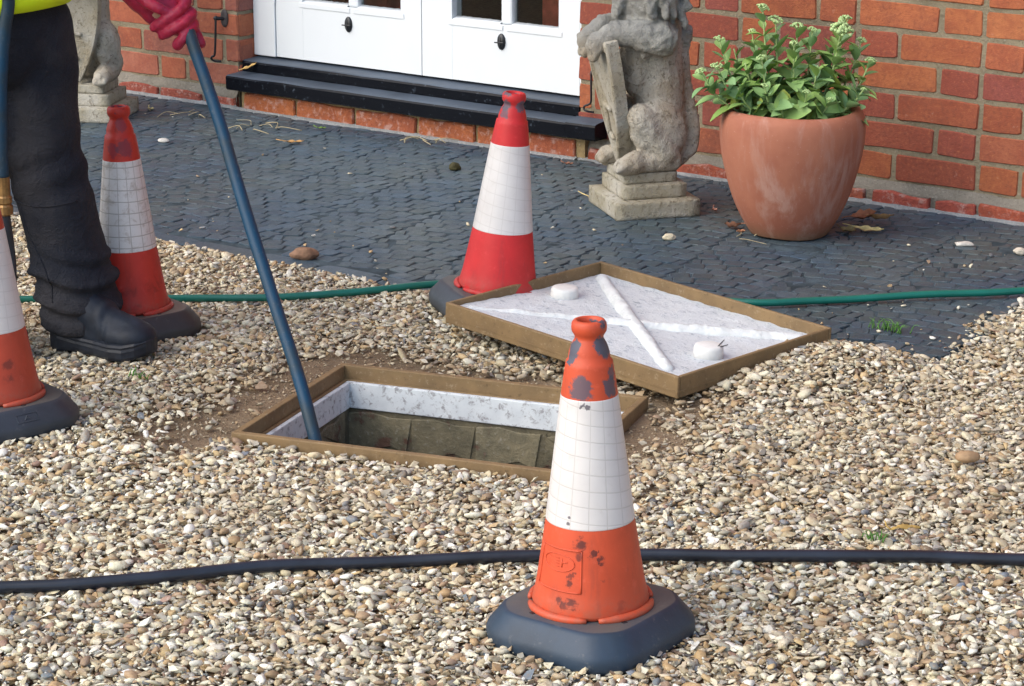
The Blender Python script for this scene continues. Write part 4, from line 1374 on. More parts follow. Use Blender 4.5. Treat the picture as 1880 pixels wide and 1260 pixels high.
def lion_body_mesh():
    bm = bmesh.new()
    E = lambda c, r, rot=None, s=3: ellipsoid(bm, c, r, rot, s)
    C = lambda a, b, ra, rb: roundcone(bm, a, b, ra, rb)
    # local frame: +x is where the lion looks, y to its left, z up; haunches rest on the plinth at 0.1
    C((-0.045, 0, 0.17), (-0.035, 0, 0.33), 0.070, 0.064)
    C((-0.035, 0, 0.33), (-0.012, 0, 0.46), 0.064, 0.078)
    E((0.03, 0, 0.36), (0.04, 0.055, 0.09))
    for s in (1, -1):
        E((-0.015, s * 0.062, 0.200), (0.082, 0.036, 0.068), Matrix.Rotation(R(-28), 3, 'Y'))
        C((0.035, s * 0.070, 0.232), (-0.035, s * 0.07, 0.150), 0.036, 0.034)
        C((-0.055, s * 0.066, 0.128), (0.060, s * 0.070, 0.124), 0.026, 0.023)
        C((0.050, s * 0.072, 0.126), (0.084, s * 0.073, 0.120), 0.029, 0.022)
        for q in (-1, 0, 1):
            C((0.070, s * 0.072 + q * 0.014, 0.128), (0.098, s * 0.073 + q * 0.015, 0.114), 0.0125, 0.0105)
        # foreleg reaching forward over the shield
        C((-0.015, s * 0.082, 0.42), (0.035, s * 0.080, 0.425), 0.044, 0.036)
        C((0.035, s * 0.080, 0.430), (0.105, s * 0.052, 0.430), 0.035, 0.028)
        C((0.105, s * 0.052, 0.430), (0.150, s * 0.040, 0.405), 0.029, 0.027)
        for q in (-1, 0, 1):
            C((0.142, s * 0.040 + q * 0.015, 0.408), (0.158, s * 0.040 + q * 0.016, 0.375), 0.0135, 0.011)
    # tail curling up the back
    tp = catmull([(-0.085, 0.02, 0.118), (-0.120, 0.03, 0.15), (-0.126, 0.02, 0.21), (-0.112, 0.0, 0.29), (-0.104, -0.01, 0.36), (-0.11, 0, 0.42)], 4)
    for a, b in zip(tp, tp[1:]): C(a, b, 0.018, 0.018)
    # head
    E((0.03, 0, 0.60), (0.066, 0.062, 0.068))
    C((0.06, 0, 0.585), (0.118, 0, 0.572), 0.042, 0.034)
    C((0.075, 0, 0.62), (0.122, 0, 0.59), 0.016, 0.018)
    for s in (1, -1):
        E((0.085, s * 0.028, 0.622), (0.012, 0.012, 0.009))
        E((0.0, s * 0.058, 0.655), (0.016, 0.012, 0.02))
    # mane: heavy overlapping locks
    E((-0.012, 0, 0.53), (0.083, 0.098, 0.115))
    r = random.Random(4)
    for i in range(110):
        a = r.uniform(0, 2 * math.pi)
        zz = r.uniform(0.41, 0.66)
        k = math.sqrt(max(0.05, 1 - ((zz - 0.53) / 0.145) ** 2))
        x, y = -0.012 + 0.088 * k * math.cos(a), 0.102 * k * math.sin(a)
        if x > 0.05 and zz > 0.54: continue
        C((x, y, zz), (x * 1.06 + r.uniform(-.008, .008), y * 1.06 + r.uniform(-.01, .01), zz - r.uniform(.028, .05)), 0.0135, 0.008)
    def disp(co, n):
        k = 0.0022 * mnoise.noise(co * 38) + 0.0020 * mnoise.noise(co * 90)
        if co.z > 0.455 or (co.z > 0.38 and co.x < 0.02):
            q = Vector((co.x * 48, co.y * 48, co.z * 30)) + mnoise.noise_vector(co * 18) * 1.2
            k += 0.0085 * (0.45 - 1.4 * abs(mnoise.noise(q)))
        elif co.z > 0.36: k += 0.003 * mnoise.noise(co * 55)
        else: k += 0.0025 * (0.4 - abs(mnoise.noise(co * 30)))
        return n * k
    return fuse(bm, 0.0055, 3, 0.5, disp)
def plinth_tier(w0, l0, z0, z1, seed, xoff=0):
    bm = box_bm([(-w0 / 2 + xoff, w0 / 2 + xoff, -l0 / 2, l0 / 2, z0, z1)])
    bmesh.ops.subdivide_edges(bm, edges=list(bm.edges), cuts=7, use_grid_fill=True)
    me = bm_mesh(bm)
    for v in me.vertices:
        co = v.co
        e = sum((abs(co.x - xoff) > w0 / 2 - .001, abs(co.y) > l0 / 2 - .001, co.z > z1 - .001 or co.z < z0 + .001))
        k = mnoise.noise(co * 30 + Vector((seed, 0, 0)))
        if e >= 2:
            if abs(co.x - xoff) > w0 / 2 - .001: co.x -= math.copysign(0.0015 + 0.003 * abs(k), co.x - xoff)
            if abs(co.y) > l0 / 2 - .001: co.y -= math.copysign(0.0015 + 0.003 * abs(k), co.y)
            if co.z > z1 - .001: co.z -= 0.002 + 0.002 * abs(k)
        else:
            co += Vector((k, k, k)) * 0.0012
    me.polygons.foreach_set('use_smooth', [True] * len(me.polygons))
    return me
def shield_mesh():
    # heater shield, flat board with a rim, leaning back against the paws
    out = []
    W, H = 0.186, 0.315
    for i in range(13): out.append((-W / 2 + W * i / 12, H / 2 + 0.006 * math.sin(math.pi * i / 12)))
    for i in range(1, 15):
        t_ = i / 14
        out.append((W / 2 * (1 - t_ ** 2.3) + 0.0001, H / 2 - H * t_))
    out += [(-x, z) for x, z in reversed(out[13:-1])]
    n = len(out)
    vs, fs = [], []
    th = 0.034
    for s, x in ((1.0, -th / 2), (1.0, th / 2 - .004), (0.97, th / 2), (0.86, th / 2), (0.84, th / 2 - 0.006)):
        vs += [(x, y * s, z * s) for y, z in out]
    for k in range(4):
        for i in range(n):
            fs.append((k * n + i, k * n + (i + 1) % n, (k + 1) * n + (i + 1) % n, (k + 1) * n + i))
    fs.append(tuple(reversed(range(n))))
    fs.append(tuple(4 * n + i for i in range(n)))
    return mesh_from(vs, fs)
lion_me = lion_body_mesh()
shield_me = shield_mesh()
emb = bmesh.new()
roundcone(emb, (0.014, -0.022, -0.005), (0.014, -0.022, -0.075), 0.007, 0.007, 8)
roundcone(emb, (0.014, -0.022, -0.005), (0.014, 0.018, -0.012), 0.006, 0.006, 8)
roundcone(emb, (0.014, -0.022, -0.075), (0.014, 0.0, -0.085), 0.006, 0.006, 8)
emb_me = bm_mesh(emb, True)
tiers = [plinth_tier(0.232, 0.248, 0.0, 0.043, 1), plinth_tier(0.176, 0.192, 0.043, 0.078, 5), plinth_tier(0.148, 0.158, 0.078, 0.104, 9, 0.006)]
def lion(loc, facing, label):
    root = empty('stone_lion', loc, facing)
    root.scale = (0.90, 0.92, 1.0)
    tag(root, label, 'statue', 'stone lions flanking the white doors')
    link('lion_body', lion_me, M_ST, root)
    link('shield', shield_me, M_STS, root, (0.090, 0, 0.262), (0, R(12.5), 0))
    sh = root.children[-1] if False else [c_ for c_ in COL.objects if c_.parent == root and c_.name.startswith('shield')][-1]
    link('shield_emblem', emb_me, M_STS, sh)
    for tm in tiers: link('plinth', tm, M_STP, root)
    return root
lion((0.408, -0.404, 0.0), R(232), 'stone lion statue in profile holding a shield, between the doors and the terracotta pot')
lion((-1.517, -0.355, 0.0), R(296), 'stone lion statue half hidden behind the worker, left of the white doors')

# ------------------------------------------------------------------ the worker
PB = Vector((0.256, -2.026, 0))
def PW(u, d, z):
    """u across the picture, d towards the viewer, z up (metres, about the front boot)"""
    return PB + RT * u - HD * d + Vector((0, 0, z))
def P(px, d, z): return PW((px - 200) * 1.0476e-3, d, z)
person = empty('person', PB)
tag(person, 'worker in black trousers, yellow hi-vis top and red gloves feeding a blue hose', 'person')
def plink(name, me, mat, parent=None):
    o = link(name, me, mat, parent or person)
    if parent is None or parent == person:
        o.location = -PB
    return o
M_SKIN = mat_plain('skin', (0.50, 0.28, 0.20), 0.55, 0.4, 0.1, 20)
M_ = NT('black_work_cloth')
n1 = M_.noise(7, 4, 0.6)
n2 = M_.noise(260, 3, 0.6)
c = M_.mix(M_.ss(n1, 0.35, 0.65), (0.015, 0.0175, 0.026), (0.034, 0.034, 0.040))
c = M_.mix(M_.math('MULTIPLY', M_.ss(n2, 0.55, 0.7), 0.3), c, (0.05, 0.05, 0.056))
M_.bump(M_.math('ADD', n2, M_.math('MULTIPLY', M_.noise(17, 4, 0.6, dist=1.2), 5.0)), 0.5, 0.005)
M_CLOTH = M_.done(c, 0.85, 0.25)
M_HIVIS = mat_plain('hi_vis_fabric', (0.72, 0.95, 0.02), 0.7, 0.3, 0.05, 12, 0.2, 0.003, 50)
M_GLOVE = NT('red_rubber_glove')
n1 = M_GLOVE.noise(30, 4, 0.6)
n2 = M_GLOVE.noise(160, 4, 0.7)
c = M_GLOVE.mix(M_GLOVE.ss(n1, 0.35, 0.7), (0.42, 0.016, 0.050), (0.25, 0.012, 0.045))
c = M_GLOVE.mix(M_GLOVE.math('MULTIPLY', M_GLOVE.ss(n2, 0.5, 0.7), 0.3), c, (0.30, 0.06, 0.13))
M_GLOVE.bump(n2, 0.3, 0.0015)
M_GLOVE = M_GLOVE.done(c, 0.5, 0.4)
M_BOOT = mat_plain('black_boot_leather', (0.012, 0.018, 0.030), 0.62, 0.35, 0.3, 25, 0.3, 0.002, 120)
M_SOLE = mat_plain('boot_sole_rubber', (0.012, 0.016, 0.025), 0.5, 0.4, 0.3, 30, 0.3, 0.002, 120)

# body (skin): one continuous figure inside the clothes
bm = bmesh.new()
C = lambda a, b, ra, rb: roundcone(bm, a, b, ra, rb)
hipF, hipR = P(82, 0.0, 0.60), P(-25, 0.05, 0.60)
kneeF, kneeR = P(98, 0.0, 0.375), P(-42, 0.04, 0.375)
ankF, ankR = P(146, 0.0, 0.085), P(-85, 0.02, 0.085)
pel = P(30, 0.02, 0.66)
chest = P(50, 0.01, 0.98)
neck = P(75, 0.0, 1.10)
head = P(100, 0.0, 1.20)
C(hipF, kneeF, 0.060, 0.043); C(kneeF, ankF, 0.043, 0.032); C(hipR, kneeR, 0.060, 0.043); C(kneeR, ankR, 0.043, 0.032)
C(ankF, P(235, 0.02, 0.035), 0.03, 0.025); C(ankR, P(-10, 0.05, 0.035), 0.03, 0.025)
C(hipF, pel, 0.06, 0.085); C(hipR, pel, 0.06, 0.085); C(pel, chest, 0.085, 0.10); C(chest, neck, 0.085, 0.045); C(neck, head, 0.04, 0.045)
ellipsoid(bm, head + Vector((0, 0, 0.02)), (0.062, 0.062, 0.085))
ellipsoid(bm, head + RT * 0.015 + Vector((0, 0, -0.03)), (0.05, 0.05, 0.045))
C(head + RT * 0.055 + Vector((0, 0, 0.03)), head + RT * 0.074 + Vector((0, 0, 0.002)), 0.008, 0.011)      # nose
for s in (1, -1):
    ellipsoid(bm, head - HD * (s * 0.062) + Vector((0, 0, 0.005)), (0.012, 0.008, 0.02))
    ellipsoid(bm, head + RT * 0.053 - HD * (s * 0.022) + Vector((0, 0, 0.03)), (0.008, 0.009, 0.006))
C(head + RT * 0.056 - HD * 0.014 + Vector((0, 0, -0.03)), head + RT * 0.056 + HD * 0.014 + Vector((0, 0, -0.03)), 0.007, 0.007)
shF, shR = P(85, -0.14, 1.04), P(40, 0.15, 1.04)
elF, wrF = P(175, -0.13, 0.80), P(268, -0.012, 0.690)
elR, wrR = P(60, 0.22, 0.80), P(30, 0.15, 0.76)
for (s_, e_, w_) in ((shF, elF, wrF), (shR, elR, wrR)):
    C(chest + Vector((0, 0, 0.06)), s_, 0.07, 0.05); C(s_, e_, 0.045, 0.035); C(e_, w_, 0.035, 0.024)
C(wrF, P(318, -0.014, 0.645), 0.022, 0.022)
C(wrR, P(20, 0.12, 0.72), 0.022, 0.022)
plink('body', fuse(bm, 0.009, 4), M_SKIN)
bm = bmesh.new()
ellipsoid(bm, head + Vector((0, 0, 0.035)) - RT * 0.012, (0.070, 0.070, 0.080))
roundcone(bm, head - RT * 0.05 + Vector((0, 0, 0.0)), head - RT * 0.05 + Vector((0, 0, 0.04)), 0.03, 0.03)
plink('hair', fuse(bm, 0.006, 3), mat_plain('brown_hair', (0.04, 0.025, 0.015), 0.7, 0.3, 0.3, 80, 0.6, 0.004))

# trousers
bm = bmesh.new()
C = lambda a, b, ra, rb: roundcone(bm, a, b, ra, rb, 20)
C(P(84, 0.0, 0.62), P(97, 0.0, 0.385), 0.085, 0.073)
C(P(97, 0.0, 0.385), P(131, 0.0, 0.21), 0.073, 0.071)
C(P(131, 0.0, 0.21), P(149, 0.0, 0.115), 0.0725, 0.074)
C(P(149, 0.0, 0.115), P(152, 0.0, 0.075), 0.074, 0.070)
C(P(140, 0.0, 0.10), P(150, 0.0, 0.062), 0.066, 0.062)
C(P(165, 0.01, 0.085), P(190, 0.02, 0.075), 0.055, 0.040)
C(P(-35, 0.06, 0.62), P(-45, 0.05, 0.385), 0.083, 0.070)
C(P(-45, 0.05, 0.385), P(-72, 0.03, 0.20), 0.070, 0.068)
C(P(-72, 0.03, 0.20), P(-86, 0.02, 0.09), 0.068, 0.066)
C(P(30, 0.02, 0.69), P(40, 0.02, 0.60), 0.108, 0.105)
C(P(20, 0.03, 0.62), P(25, 0.03, 0.42), 0.07, 0.05)
C(P(60, 0.02, 0.64), P(84, 0.0, 0.60), 0.09, 0.083)
def trouser_disp(co, n):
    v = co - PB
    u, d, z = v.dot(RT), -v.dot(HD), v.z
    k = 0.003 * mnoise.noise(Vector((u * 16, d * 16, z * 7)))
    k += 0.0020 * (0.35 - abs(mnoise.noise(Vector((u * 20 + z * 9, d * 20, z * 11 - u * 8)))))
    # stacked folds over the boot
    if z < 0.215:
        w_ = min(1, (0.215 - z) / 0.05)
        ph = z / 0.046 * 2 * math.pi + 15 * (u + 0.05) + 2.6 * mnoise.noise(Vector((u * 9, d * 9, z * 6)))
        k += w_ * (0.0060 * math.sin(ph) + 0.003 * math.sin(ph * 1.9 + 1.3 + 12 * d)) + 0.004 * w_
    # drag folds across the knee and thigh
    g = math.exp(-((z - 0.36) / 0.06) ** 2)
    k += g * 0.0032 * math.sin((z * 85 - u * 45) + 3 * mnoise.noise(Vector((u * 6, d * 6, z * 6))))
    g2 = math.exp(-((z - 0.56) / 0.09) ** 2)
    k += g2 * 0.003 * math.sin(z * 38 + u * 60 + 2)
    return n * k
tr = plink('trousers', fuse(bm, 0.0075, 5, 0.5, trouser_disp), M_CLOTH)
# seam line of the knee patch and the outer side seam
V, F = [], []
for k in range(1):
    pts = []
for (seq, rad) in (([(34, .30), (60, .297), (95, .295), (130, .298), (163, .302)], 0.0016), ([(60, .29), (72, .24), (95, .19), (110, .15), (113, .11)], 0.0014)):
    pp = []
    dg = None
    for (px_, z_) in seq:
        pp.append(P(px_, 0.064, z_))
    # drop the seam on the cloth
    from mathutils.bvhtree import BVHTree
    tm = tr.data
    bvh = BVHTree.FromPolygons([v.co for v in tm.vertices], [p.vertices for p in tm.polygons])
    qs = []
    for p in catmull(pp, 8):
        hit = bvh.ray_cast(p - HD * 0.3, HD)
        if hit[0] is not None: qs.append(hit[0] - HD * 0.0008)
    if len(qs) > 3: tube_data(qs, rad, 6, V, F)
if V:
    sm_ = link('seam', mesh_from(V, F, True), M_CLOTH, tr)
# hi-vis top
def loft(rings, n=40):
    vs, fs = [], []
    for (c_, a, b, tilt) in rings:
        for k in range(n):
            t_ = 2 * math.pi * k / n
            q = c_ + RT * (a * math.cos(t_)) - HD * (b * math.sin(t_)) + Vector((0, 0, tilt * math.cos(t_)))
            vs.append(q)
    for i in range(len(rings) - 1):
        for k in range(n):
            fs.append((i * n + k, i * n + (k + 1) % n, (i + 1) * n + (k + 1) % n, (i + 1) * n + k))
    return vs, fs
rings = [(P(52, 0.02, 0.668), 0.108, 0.118, 0.010), (P(52, 0.02, 0.662), 0.116, 0.127, 0.010), (P(52, 0.02, 0.685), 0.120, 0.130, 0.008), (P(50, 0.02, 0.76), 0.122, 0.135, 0), (P(50, 0.01, 0.88), 0.125, 0.145, 0), (P(55, 0.005, 0.99), 0.12, 0.155, 0), (P(62, 0.0, 1.06), 0.085, 0.12, 0), (P(68, 0.0, 1.095), 0.055, 0.06, 0), (P(68, 0.0, 1.10), 0.048, 0.052, 0)]
vs, fs = loft(rings)
for i, v in enumerate(vs):
    k = 0.006 * mnoise.noise(Vector((v.x * 12, v.y * 12, v.z * 8)))
    vs[i] = v + (v - P(52, .02, v.z)).normalized() * k
jk = plink('hi_vis_top', mesh_from(vs, fs, True), M_HIVIS)
for (s_, e_, w_) in ((shF, elF, wrF), (shR, elR, wrR)):
    pth = catmull([s_, s_.lerp(e_, .5), e_, e_.lerp(w_, .45), e_.lerp(w_, .72)], 6)
    o = tube('sleeve', pth, [0.062 - 0.022 * i / (len(pth) - 1) for i in range(len(pth))], M_HIVIS, jk, 16)
# gloves
def glove(right=True):
    bm = bmesh.new()
    S = 1.0476e-3
    def q(px, py, d):        # px, py read off along the view; py 45 is 0.625 m high
        return PW((px - 200) * S, d, 0.625 + (45 - py) * S * 1.01) + HD * (-0.0)
    base = HD * 0.0
    # the gripped hose runs 0.13 m nearer the house than the boot line
    off = -0.0
    def chain(pts, radii):
        P_ = catmull([q(*p) for p in pts], 4)
        n = len(P_) - 1
        for i in range(n):
            ra = np.interp(i / n, np.linspace(0, 1, len(radii)), radii)
            rb = np.interp((i + 1) / n, np.linspace(0, 1, len(radii)), radii)
            roundcone(bm, P_[i], P_[i + 1], ra, rb, 12)
    return bm, q, chain
bm, q, chain = glove()
# palm behind the hose, running from the cuff to the knuckles on the far side
chain([(262, -22, -0.012), (290, 2, -0.016), (322, 20, -0.026), (348, 30, -0.026)], [0.027, 0.031, 0.030, 0.024])
chain([(290, 12, -0.012), (312, 36, -0.020), (345, 52, -0.024)], [0.020, 0.022, 0.018])
chain([(180, -110, -0.06), (225, -62, -0.035), (262, -22, -0.012)], [0.040, 0.036, 0.030])
# four fingers wrapped round the front of the hose
fingers = bmesh.new()
for pts in ([(344, 6, -0.024), (364, 3, -0.004), (352, 18, 0.018), (330, 34, 0.020), (309, 47, 0.010)],
            [(352, 24, -0.026), (372, 25, -0.006), (362, 38, 0.018), (342, 50, 0.021), (322, 61, 0.010)],
            [(356, 40, -0.026), (375, 45, -0.006), (366, 58, 0.017), (356, 70, 0.020), (347, 79, 0.012)],
            [(358, 50, -0.024), (374, 56, -0.016), (380, 66, -0.010), (386, 79, -0.006)]):
    P_ = catmull([q(*p) for p in pts], 5)
    n = len(P_) - 1
    for i in range(n):
        ra = 0.0104 + 0.0009 * math.sin(i / n * 9)
        roundcone(fingers, P_[i], P_[i + 1], ra * (1 if i < n * .75 else .93), ra - (0.0006 if i > n * .7 else 0), 12)
# thumb lies along the top of the hose
P_ = catmull([q(282, -6, 0.004), q(300, 4, 0.018), q(318, 13, 0.024), q(333, 20, 0.018)], 5)
for i in range(len(P_) - 1):
    roundcone(fingers, P_[i], P_[i + 1], 0.0125 - 0.003 * i / len(P_), 0.0123 - 0.003 * (i + 1) / len(P_), 12)
def rub(co, n): return n * (0.0012 * mnoise.noise(co * 70) + 0.0016 * (0.4 - abs(mnoise.noise(co * 95))))
me_f = fuse(fingers, 0.0026, 4, 0.5, rub)
me_p = fuse(bm, 0.004, 4, 0.5, rub)
HANDOFF = Vector((0.0, 0.0, 0.0))
g1 = plink('glove', me_p, M_GLOVE)
g1f = link('glove_fingers', me_f, M_GLOVE, g1)
bm = bmesh.new()
C = lambda a, b, ra, rb: roundcone(bm, a, b, ra, rb, 12)
C(P(48, 0.18, 0.80), P(25, 0.135, 0.745), 0.034, 0.028)
C(P(25, 0.135, 0.745), P(5, 0.12, 0.715), 0.028, 0.024)
for k in range(4):
    P_ = catmull([P(12 - k * 2, 0.14, 0.740 - k * 0.016), P(-18, 0.150, 0.735 - k * 0.016), P(-28, 0.125, 0.728 - k * 0.016), P(-10, 0.105, 0.725 - k * 0.016)], 4)
    for a, b in zip(P_, P_[1:]): C(a, b, 0.009, 0.009)
P_ = catmull([P(20, 0.11, 0.76), P(0, 0.095, 0.765), P(-18, 0.10, 0.76)], 4)
for a, b in zip(P_, P_[1:]): C(a, b, 0.0105, 0.010)
plink('glove', fuse(bm, 0.004, 2, 0.5, rub), M_GLOVE)

# boots
def boot(heel, toe, nm):
    """heel and toe are ground points"""
    ax = (toe - heel)
    L = ax.length
    f = ax.normalized()
    s = Vector((-f.y, f.x, 0))
    T = lambda a, b, z: heel + f * (a * L) + s * b + Vector((0, 0, z))
    def outl(k):
        pts = []
        prof = [(0.0, .020), (.03, .030), (.12, .036), (.3, .034), (.5, .037), (.68, .046), (.82, .046), (.92, .036), (.985, .018), (1.0, .004)]
        for a, w_ in prof: pts.append((a, -w_ * k))
        for a, w_ in reversed(prof): pts.append((a, w_ * k))
        return pts
    o = outl(1.0)
    n = len(o)
    def zz(a, top):
        toe_up = 0.014 * max(0, (a - 0.72) / 0.28) ** 2
        arch = 0.010 * math.exp(-((a - 0.36) / 0.10) ** 2)
        return (0.034 + 0.012 * max(0, 1 - a / 0.35) if top else 0.004 + arch) + toe_up
    vs, fs = [], []
    for (k, top, dz) in ((0.93, False, 0), (1.0, False, 0.006), (1.03, True, -0.012), (1.0, True, -0.007), (1.03, True, -0.003), (0.95, True, 0.001)):
        vs += [T(a if k > .95 else .5 + (a - .5) * .98, b * k / 1.0, zz(a, top) + dz) for a, b in o]
    for r_ in range(5):
        for i in range(n):
            fs.append((r_ * n + i, r_ * n + (i + 1) % n, (r_ + 1) * n + (i + 1) % n, (r_ + 1) * n + i))
    fs += [tuple(reversed(range(n))), tuple(5 * n + i for i in range(n))]
    bm = bmesh.new()
    roundcone(bm, T(.12, 0, 0.065), T(.20, 0, 0.12), 0.036, 0.040)
    roundcone(bm, T(.20, 0, 0.11), T(.50, 0, 0.070), 0.040, 0.036)
    roundcone(bm, T(.48, 0, 0.062), T(.80, 0, 0.048), 0.036, 0.034)
    ellipsoid(bm, T(.80, 0, 0.047), (0.046, 0.043, 0.029))
    roundcone(bm, T(.09, 0, 0.045), T(.6, 0, 0.042), 0.030, 0.034)
    ellipsoid(bm, T(.70, 0, 0.048), (0.047, 0.043, 0.030))
    def bd(co, n):
        a = (co - heel).dot(f) / L
        k = 0.0016 * math.sin(a * 60) * math.exp(-((a - 0.58) / 0.09) ** 2)
        return n * k
    b_ = plink('boot', fuse(bm, 0.005, 4, 0.5, bd), M_BOOT)
    link('sole', mesh_from(vs, fs, False), M_SOLE, b_)
hF = Vector((0.178, -2.085, 0.004))
TOE = Vector((0.402, -2.052, 0.004))
boot(hF, TOE, 'front')
hR = P(-125, 0.0, 0.004)
boot(hR, hR + (TOE - hF), 'rear')

# ------------------------------------------------------------------ gravel
def stone_protos():
    out = []
    r = random.Random(3)
    for i in range(44):
        bm = bmesh.new()
        smooth = i % 3 == 0
        n = 24 if smooth else 12
        ax_ = (1.0, r.uniform(.5, .9), r.uniform(.26, .55))
        pw = 1.0
        for k in range(n):
            v = Vector((r.gauss(0, 1), r.gauss(0, 1), r.gauss(0, 1))).normalized()
            if not smooth: v *= r.uniform(.62, 1.12)
            bm.verts.new((v.x * ax_[0], v.y * ax_[1], v.z * ax_[2]))
        res = bmesh.ops.convex_hull(bm, input=list(bm.verts))
        bmesh.ops.delete(bm, geom=[g for g in res['geom_interior'] if isinstance(g, bmesh.types.BMVert)], context='VERTS')
        bmesh.ops.triangulate(bm, faces=list(bm.faces))
        bmesh.ops.recalc_face_normals(bm, faces=bm.faces)
        bm.verts.ensure_lookup_table()
        bm.verts.index_update()
        V = np.array([v.co[:] for v in bm.verts])
        F = np.array([[v.index for v in f.verts] for f in bm.faces])
        out.append((V, F, smooth or r.random() < .25))
        bm.free()
    return out
PROTO = stone_protos()
PALT = np.array([1.08, 1.10, 1.05]) * np.array([(0.69, 0.65, 0.54), (0.62, 0.56, 0.43), (0.54, 0.46, 0.33), (0.40, 0.32, 0.215), (0.44, 0.30, 0.165), (0.34, 0.235, 0.15), (0.36, 0.335, 0.295), (0.29, 0.275, 0.25), (0.27, 0.19, 0.135), (0.30, 0.195, 0.15), (0.12, 0.125, 0.14), (0.17, 0.20, 0.24), (0.74, 0.72, 0.66), (0.50, 0.36, 0.20)])
PALW = np.array([.20, .18, .14, .09, .06, .05, .09, .045, .03, .035, .02, .015, .10, .035])
PALW = PALW / PALW.sum()
def gravel_mesh(name, pos, size, tiltmax, colors, mat, rg):
    """pos (n,3), size (n,), colors (n,3): one mesh of many loose stones"""
    n = len(pos)
    pid = rg.integers(0, len(PROTO), n)
    Vs, Fs, Cs, Sm = [], [], [], []
    base = 0
    for k, (V, F, smf) in enumerate(PROTO):
        ids = np.nonzero(pid == k)[0]
        if len(ids) == 0: continue
        m = len(ids)
        yaw = rg.uniform(0, 2 * np.pi, m)
        tx = rg.normal(0, tiltmax, m)
        ty = rg.normal(0, tiltmax, m)
        s = size[ids]
        sc = np.stack([s * rg.uniform(.85, 1.25, m), s * rg.uniform(.85, 1.1, m), s * rg.uniform(.8, 1.1, m)], 1) * 0.5
        P_ = V[None] * sc[:, None, :]
        cx, sx = np.cos(tx), np.sin(tx)
        y1 = P_[..., 1] * cx[:, None] - P_[..., 2] * sx[:, None]
        z1 = P_[..., 1] * sx[:, None] + P_[..., 2] * cx[:, None]
        cy, sy = np.cos(ty), np.sin(ty)
        x1 = P_[..., 0] * cy[:, None] + z1 * sy[:, None]
        z2 = -P_[..., 0] * sy[:, None] + z1 * cy[:, None]
        cz, sz = np.cos(yaw), np.sin(yaw)
        X = x1 * cz[:, None] - y1 * sz[:, None]
        Y = x1 * sz[:, None] + y1 * cz[:, None]
        W = np.stack([X, Y, z2], 2) + pos[ids][:, None, :]
        nv = V.shape[0]
        Vs.append(W.reshape(-1, 3))
        Fs.append((F[None] + (base + np.arange(m) * nv)[:, None, None]).reshape(-1, 3))
        Cs.append(np.repeat(colors[ids], nv, 0))
        Sm.append(np.full(m * F.shape[0], smf))
        base += m * nv
    V = np.concatenate(Vs).astype(np.float32)
    F = np.concatenate(Fs).astype(np.int32)
    C4 = np.concatenate([np.concatenate(Cs), np.ones((len(V), 1))], 1).astype(np.float32)
    me = bpy.data.meshes.new('gravel')
    me.vertices.add(len(V))
    me.vertices.foreach_set('co', V.ravel())
    me.loops.add(F.size)
    me.loops.foreach_set('vertex_index', F.ravel())
    me.polygons.add(len(F))
    me.polygons.foreach_set('loop_start', np.arange(0, F.size, 3, dtype=np.int32))
    me.polygons.foreach_set('use_smooth', np.concatenate(Sm))
    me.update(calc_edges=True)
    at = me.color_attributes.new('Col', 'FLOAT_COLOR', 'POINT')
    at.data.foreach_set('color', C4.ravel())
    return link(name, me, mat)
M_ = NT('flint_gravel')
vc = M_.n('ShaderNodeVertexColor', layer_name='Col')
w = M_.world()
n1 = M_.noise(130, 4, 0.65, w)
n2 = M_.noise(420, 3, 0.65, w)
c = M_.mix(M_.math('MULTIPLY', M_.ss(n1, 0.48, 0.68), 0.55), vc.outputs[0], (0.30, 0.20, 0.11))
c = M_.mix(M_.math('MULTIPLY', M_.ss(n1, 0.42, 0.30), 0.45), c, (0.60, 0.57, 0.50))
c = M_.mix(M_.math('MULTIPLY', M_.ss(n2, 0.6, 0.7), 0.35), c, (0.14, 0.11, 0.08))
M_.bump(M_.math('ADD', n1, M_.math('MULTIPLY', n2, 0.4)), 0.35, 0.003)
M_GRAVEL = M_.done(c, 0.72, 0.3)

